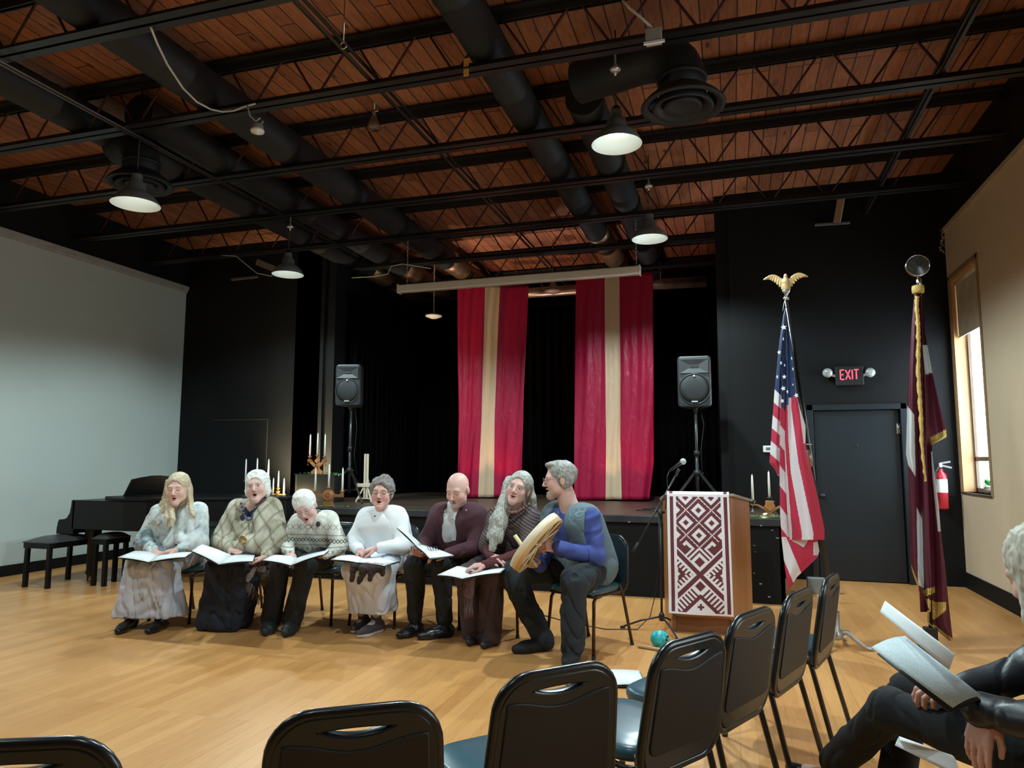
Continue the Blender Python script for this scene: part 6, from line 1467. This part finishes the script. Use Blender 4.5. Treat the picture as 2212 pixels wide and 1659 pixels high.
# right of lectern
base=Vector((at(1663,1100,7.95).x,7.95,SZ+.002))
def prE(o):
    b=NB()
    for s in(-1,1):
        tube(b,[(0,0,.03),(s*.05,0,.075),(s*.12,0,.115),(s*.19,0,.12)],[.018,.018,.013,.010],8)
    prism(b,[(-.07,0),(.07,0),(.02,.035),(-.02,.035)],.05); obj('curved_arms',b,cwd,o,bevel=.002)
    b=NB(); prism(b,[(-.055,.10),(-.04,.135),(-.045,.16),(-.02,.165),(.02,.165),(.045,.16),(.04,.135),(.055,.10),(0,.05)],.035); obj('carved_crown',b,cw,o,bevel=.004)
    b=NB()
    tube(b,[(-.17,-.01,.115),(-.17,-.01,.085)],.002,4); prism(b,[(-.185,.045),(-.155,.045),(-.17,.085)],.005,Matrix.Translation((0,-.01,0))); obj('hanging_drop',b,P('pale drop',(.4,.34,.26),.5),o)
candel('curved wooden candle holder on the stage corner right of the lectern','e',base,[(-.165,0,.155),(.0,0,.19),(.165,0,.155)],black_metal,prE)
for dx,dz,l in ((-.165,.165,'left'),(0,.20,'middle'),(.165,.165,'right half hidden')): candle(l+' taper of the holder right of the lectern',base+Vector((dx,0,dz)),.265)
# greenery
def greens(label,c_,wx,wy,n,seed,col=(.05,.20,.05),drop=0):
    rs=random.Random(seed); b=NB(); c_=Vector(c_)
    for k in range(n):
        p=Vector((rs.uniform(-wx,wx),rs.uniform(-wy,wy),rs.uniform(.004,.02))); a=rs.uniform(0,6.28); L=rs.uniform(.02,.055); d_=Vector((math.cos(a),math.sin(a)*.6,rs.uniform(-.1,.3)-(drop if abs(p.x)>wx*.8 else 0))); s_=Vector((-math.sin(a),math.cos(a),0))*.008
        vs=[b.verts.new(p),b.verts.new(p+d_*L*.5+s_),b.verts.new(p+d_*L),b.verts.new(p+d_*L*.5-s_)]; b.faces.new(vs)
    o=obj('greenery',b,P('greenery %d'%seed,col,.6,var=.5,vs=40)); o.location=c_; return tag(o,label,'greenery',kind='stuff')
greens('sprigs of greenery draped over the top of the black box',(pb.location.x,CY,SZ+hb),wL+.05,.12,150,1,(.12,.30,.10),.6)
greens('green sprigs under the round candle holder at the stage front edge',(at(725,1099,7.74).x,7.74,SZ),.22,.05,130,2)
greens('yellow green sprigs under the small cross candle holder',(at(600,1080,8.45).x,8.45,SZ),.22,.07,130,3,(.30,.34,.05))
greens('bright green sprigs along the stage corner right of the lectern',(.22,7.80,SZ),.24,.08,200,4,(.08,.36,.12))
# puck lights
puck=emis('warm puck light',(1,.86,.55),5.0)
for k,(px,Y,l) in enumerate(((610,8.35,'left glowing puck light on the stage behind the bowed woman'),(623,8.42,'right glowing puck light on the stage behind the bowed woman'),(1654,8.05,'small glowing puck light inside the candle holder right of the lectern'))):
    p_=at(px,1075,Y); o=thing('puck_light',l,'light',(p_.x,Y,SZ))
    b=NB(); lathe(b,[(0,0),(.034,0),(.034,.018)],20); obj('puck_base',b,white_plastic,o,smooth=True)
    b=NB(); lathe(b,[(.034,.018),(.028,.026),(0,.03)],20); obj('puck_lens',b,puck,o,smooth=True)
    lamp('POINT','puck_glow',(p_.x,Y+.05,SZ+.07),4 if k<2 else 1.5,(1,.78,.42),shadow_soft_size=.03)
    if k<2: lamp('SPOT','wall_glow_spot',(p_.x-.42,Y+.30,SZ+.10),230,(1,.80,.48),shadow_soft_size=.03,spot_size=math.radians(110),spot_blend=1,aim=(p_.x-.3,9.4,SZ+.8))  # added spot set off from the puck, brightens the black wall with a warm glow
# wooden cross easel
ecn=Vector((at(790,1070,8.9).x,8.9,SZ)); eo=thing('wooden_easel','small pale wooden easel stand on the stage between candles and banner','easel',ecn); pw=P('pale pine wood',(.72,.62,.46),.55,var=.08)
b=NB()
for s in(-1,1): bb(b,s*.006,s*.032,-.012,.012,.06,.66)
obj('upright',b,pw,eo,bevel=.002)
b=NB(); bb(b,-.125,.125,-.03,-.012,.205,.255); obj('shelf',b,pw,eo,bevel=.002)
for s in(-1,1):
    b=NB(); bar(b,(s*.03,-.01,.20),(s*.12,-.06,.005),.014,.018); obj('leg',b,pw,eo)
b=NB(); bar(b,(0,.01,.4),(0,.2,.005),.014,.018); obj('leg',b,pw,eo)
b=NB(); bb(b,-.10,.10,-.045,-.03,.045,.06); obj('stretcher',b,pw,eo)
# panel seam on the black wall behind
b=NB(); sx=at(575,1000,YB).x; bb(b,sx-.006,sx+.006,YB-.006,YB,SZ,at(575,905,YB).z); bb(b,sx-1.0,sx,YB-.004,YB,at(575,905,YB).z-.01,at(575,905,YB).z); struct('trim_7',b,P('panel seam',(.03,.028,.022),.5))
# ======================= piano =======================
pn_=P('black piano lacquer',(.003,.003,.0035),.34,var=.1,Specular_IOR_Level=.3)
pc_=thing('grand_piano','black grand piano with closed lid standing left of the stage behind the singers','piano',(-7.3,6.45,0)); 
def pprism(poly,z0,z1,b):
    a=[b.verts.new((x,y,z0)) for x,y in poly]; c=[b.verts.new((x,y,z1)) for x,y in poly]; n=len(poly); b.faces.new(a);b.faces.new(c[::-1])
    for i in range(n): b.faces.new((a[i],a[(i+1)%n],c[(i+1)%n],c[i]))
pln=[(.02,0),(.75,0),(1.05,.03),(1.35,.14),(1.6,.34),(1.85,.52),(2.1,.66),(2.3,.82),(2.34,1.0),(2.25,1.13),(2.0,1.18),(.02,1.18)]
b=NB(); pprism(pln,.62,.95,b); obj('case',b,pn_,pc_,bevel=.006)
b=NB(); pprism([(x*1.01-.005,y*1.02-.012) for x,y in pln if x>.3 or True][0:0]+[(.5,-.015),(.75,-.015),(1.05,.015),(1.36,.125),(1.61,.325),(1.86,.505),(2.11,.645),(2.32,.81),(2.36,1.0),(2.27,1.145),(2.0,1.195),(.5,1.195)],.955,.985,b); obj('lid',b,pn_,pc_,bevel=.005)
for s,y0 in ((0,-.0),(1,1.10)):
    b=NB(); pr_=[(-.20,.56),(.05,.56),(.05,.95),(.0,.95),(-.005,.88),(-.02,.80),(-.06,.745),(-.10,.73),(-.17,.725),(-.185,.70),(-.20,.62)]
    prism(b,pr_,.08,Matrix.Translation((0,y0+.04,0))); obj('key_cheek',b,pn_,pc_,bevel=.004)
b=NB(); bb(b,-.19,.05,.08,1.10,.57,.63); obj('key_bed',b,pn_,pc_)
b=NB(); bb(b,-.15,.0,.09,1.09,.655,.675); obj('keys',b,P('ivory keys',(.7,.68,.6),.3),pc_)
b=NB(); bb(b,-.015,.03,.08,1.10,.67,.93); obj('fallboard',b,pn_,pc_)
b=NB(); z=.985; prism(b,[(-.40,0),(.40,0),(.47,.22),(.30,.225),(.1,.245),(-.05,.245),(-.22,.225),(-.34,.205)],.018,Matrix.Translation((.52,.62,z))@Matrix.Rotation(math.pi/2,4,'Z')@Matrix.Rotation(math.radians(15),4,'X')); obj('music_desk',b,pn_,pc_)
b=NB(); bb(b,.36,.62,.12,1.12,.975,.992); obj('desk_shelf',b,pn_,pc_)
for (x,y) in ((.22,.12),(.22,1.06),(1.9,.95)):
    b=NB(); pts=[(0.085,.62),(.085,.54),(.055,.50),(.05,.16),(.06,.12),(.045,.10)]; 
    lathe(b,[(r_,z_) for r_,z_ in pts],8,Matrix.Translation((x,y,0))); l=obj('leg',b,pn_,pc_)
    b=NB(); ball(b,(x,y,.045),.03,10,(.6,1,1)); tube(b,[(x,y,.05),(x,y,.11)],.018,8); obj('caster',b,P('brass caster',(.25,.15,.06),.35,.7),l)
b=NB(); 
for dx in(-.06,.06): tube(b,[(.62+dx,.58,.62),(.62+dx*.8,.58,.12)],.012,8)
bb(b,.52,.72,.52,.64,.06,.13); obj('pedal_lyre',b,pn_,pc_)
def bench(label,x,y,rz,w,d_,h):
    o=thing('piano_bench',label,'bench',(x,y,0),rz,'dark benches at the piano')
    b=NB(); bb(b,-w/2,w/2,-d_/2,d_/2,h-.10,h-.03); obj('frame',b,pn_,o)
    b=NB(); 
    grid(b,lambda u,v:((u-.5)*w*1.04,(v-.5)*d_*1.04,h-.03+.055*(1-(2*u-1)**4)*(1-(2*v-1)**4)),12,12); bb(b,-w*.52,w*.52,-d_*.52,d_*.52,h-.04,h-.03); obj('cushion',b,P('grey black bench vinyl',(.05,.052,.05),.4),o)
    for sx in(-1,1):
        for sy in(-1,1):
            b=NB(); bar(b,(sx*(w/2-.03),sy*(d_/2-.03),h-.1),(sx*(w/2-.025),sy*(d_/2-.03),0),.042,.042); obj('leg',b,pn_,o)
    return o
bench('dark cushioned piano bench at the far left in front of the keyboard',-7.42,6.45,0,.38,.60,.53)
bench('second dark stool beside the piano partly hidden by the young woman',-6.86,6.62,.0,.20,.34,.56)
# ======================= small floor things =======================
c_=atz(1424,1404,0); ra=thing('rattle','turquoise round rattle with pale stick lying on the floor by the lectern','rattle',(c_.x,c_.y+.06,0))
b=NB(); ball(b,(0,0,.066),.066,20,(1.1,1,1)); obj('rattle_head',b,P('turquoise glaze',(.03,.42,.45),.35,var=.5,vs=25),ra)
b=NB()
for s in(.02,-.012,.045): ball(b,(.05+s*.3,-.045,.055+s),.009,8)
obj('dark_dots',b,black_metal,ra)
b=NB(); tube(b,[(-.16,-.05,.014),(.02,-.10,.014),(.12,-.13,.013)],.012,8); obj('stick',b,P('pale stick',(.58,.42,.24),.5),ra)
pf=[atz(1222,1466,.012),atz(1235,1453,.012),atz(1305,1466,.006),atz(1300,1448,.006),atz(1394,1480,.03),atz(1382,1449,.03)]
folder('open white folder lying on the floor behind the front chairs',atz(1225,1478,.02),atz(1238,1452,.02),atz(1300,1482,.010),atz(1300,1448,.010),atz(1394,1479,.03),atz(1380,1449,.03),group=None)
# torn paint bit and tape at the wall corner
b=NB(); rs=random.Random(8)
for k in range(7):
    p_=at(2036+rs.uniform(-3,4),497+k*7,YB-.35-.05*k); q_=p_+Vector((rs.uniform(-.03,.03),rs.uniform(-.05,.05),-.06)); vs=[b.verts.new(p_),b.verts.new(p_+Vector((-.03,-.01,0))),b.verts.new(q_)]; b.faces.new(vs)
o=obj('peeling_strip',b,P('peeling paint strip',(.30,.28,.22),.8)); solid(o,.003); tag(o,'ragged pale strip peeling from the upper corner of the right wall','peeling paint')
# ======================= listener at the lower right =======================
o0=(1.0,2.35,0.0)
J=dict(hA=(1.08,2.72,.53),hB=(1.03,2.38,.52),kA=(.62,3.15,.54),kB=tuple(atz(1926,1532,.55)),aA=(.52,3.02,.12),aB=(.36,3.22,.20),tA=(.40,3.2,.05),tB=(.20,3.40,.12),
 sA=(1.12,2.80,.93),sB=(1.08,2.36,.93),eA=(.93,2.82,.74),eB=(.90,2.36,.70),wA=(.70,2.78,.66),wB=(.70,2.55,.672))
J={k:np.array(v,float) for k,v in J.items()}
hd=dict(c=np.array(at(2268,1240,2.42)),f=(-.55,.75,-.35),up=(-.15,.15,1),s=1.05,mouth=.05,brow=(.4,.3,.2),nb=np.array(at(2300,1345,2.55)),legz=0,legcol=(.5,.3,.25))
o,W,R,hc,hs,nb=person('listener in dark jacket at the lower right edge with crossed legs holding papers',J,o0,hd,skin=(.60,.36,.28),
  hands=[dict(at='wB',d=(-.25,-.18,-.95),n=(-.62,-.60,.35),side=-1,curl=(.15,.28,.25),frm='eB',s=1.02,thumb=.3,spread=.02),dict(at='wA',d=(-.85,-.25,.1),n=(-.1,-.3,.9),side=1,curl=(.7,.7,.5))],extra=None)
pr=cap(R,hc,hs,.012,.008,.005)+[rc(hc+V3(-.05,-.03,.02),hc+V3(-.055,-.04,-.12),.045,.03,.03),rc(hc+V3(-.055,-.04,-.12),hc+V3(-.04,-.05,-.24),.03,.018,.02),rc(hc+V3(-.02,-.07,.0),hc+V3(-.02,-.07,-.18),.04,.025,.03)]
hair(o,pr,hair_m('ash blonde hair',(.30,.27,.20),(.66,.63,.52),(60,60,4)),folds=.003,fr=60)
jm=P('black crinkled jacket',(.008,.010,.014),.42,var=.3,vs=8,bump=.2,bs=18)
pr=upper(W,nb,1.05,1.0,.034,.05)
cloth_obj('jacket',pr,jm,o,.008,.007,12,3,label='shiny black jacket',crease=.8)
cloth_obj('shirt',[rc(nb+V3(0,0,-.05),(W['hA']+W['hB'])/2+V3(-.02,.02,.15),.10,.12,.05)],P('olive grey shirt',(.10,.085,.065),.8,var=.2),o,.008,.005,14)
pr=trousers(W,.006,.062,below=.03)
cloth_obj('trousers',pr,P('black wool trousers',(.008,.009,.010),.9,var=.2,bump=.15),o,.008,.004,12,6)
cloth_obj('shoes',shoes({'aA':V3(*W['aA']),'tA':W['tA'],'aB':V3(*W['aA']),'tB':W['tA']},r=.036)+[rc(W['aB']+V3(0,0,-.05),W['tB'],.036,.022,.01),rc(W['aB']+V3(.05,-.03,-.07),W['aB']+V3(0,0,-.05),.02,.03,.01)],black_leather,o,.006,0)
# her chair and papers
dup_tree(chF,(1.05,2.50,0),face(-.80,.60),'chair the listener at the lower right sits on')
Lf=[('paper_sheet','large white printed song sheet held open by the listener at lower right',[atz(1882,1398,.83),atz(1955,1374,.86),atz(2121,1503,.74),atz(2058,1529,.71)]),
('paper_sheet','folded back white page curling above the song sheet of the listener',[atz(1901,1322,.92),atz(1912,1310,.93),atz(2060,1420,.84),atz(2050,1447,.81)]),
('paper_sheet','white folded paper lying on the lap of the listener at the bottom edge',[atz(1933,1610,.67),atz(1943,1600,.69),atz(2046,1628,.66),atz(2075,1680,.62)]),]
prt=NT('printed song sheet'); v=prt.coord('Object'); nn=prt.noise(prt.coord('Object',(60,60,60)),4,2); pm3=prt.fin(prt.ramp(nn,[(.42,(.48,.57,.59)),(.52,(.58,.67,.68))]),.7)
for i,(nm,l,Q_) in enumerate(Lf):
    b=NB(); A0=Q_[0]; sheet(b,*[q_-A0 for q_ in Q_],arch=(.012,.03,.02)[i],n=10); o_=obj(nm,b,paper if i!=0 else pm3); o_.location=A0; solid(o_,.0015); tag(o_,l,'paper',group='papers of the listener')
b=NB()
A0=atz(1895,1412,.80); 
for r_ in range(2):
    for c_ in range(16):
        pass
sheet(b,A0-A0,atz(1990,1392,.81)-A0,atz(2118,1512,.715)-A0,atz(2052,1540,.68)-A0,arch=.0,n=6); o_=obj('black_folder',b,cover_m); o_.location=A0; solid(o_,.004); tag(o_,'black folder under the song sheet of the listener','folder')
b=NB(); A0=atz(1960,1550,.70)
o_=None; b.free()
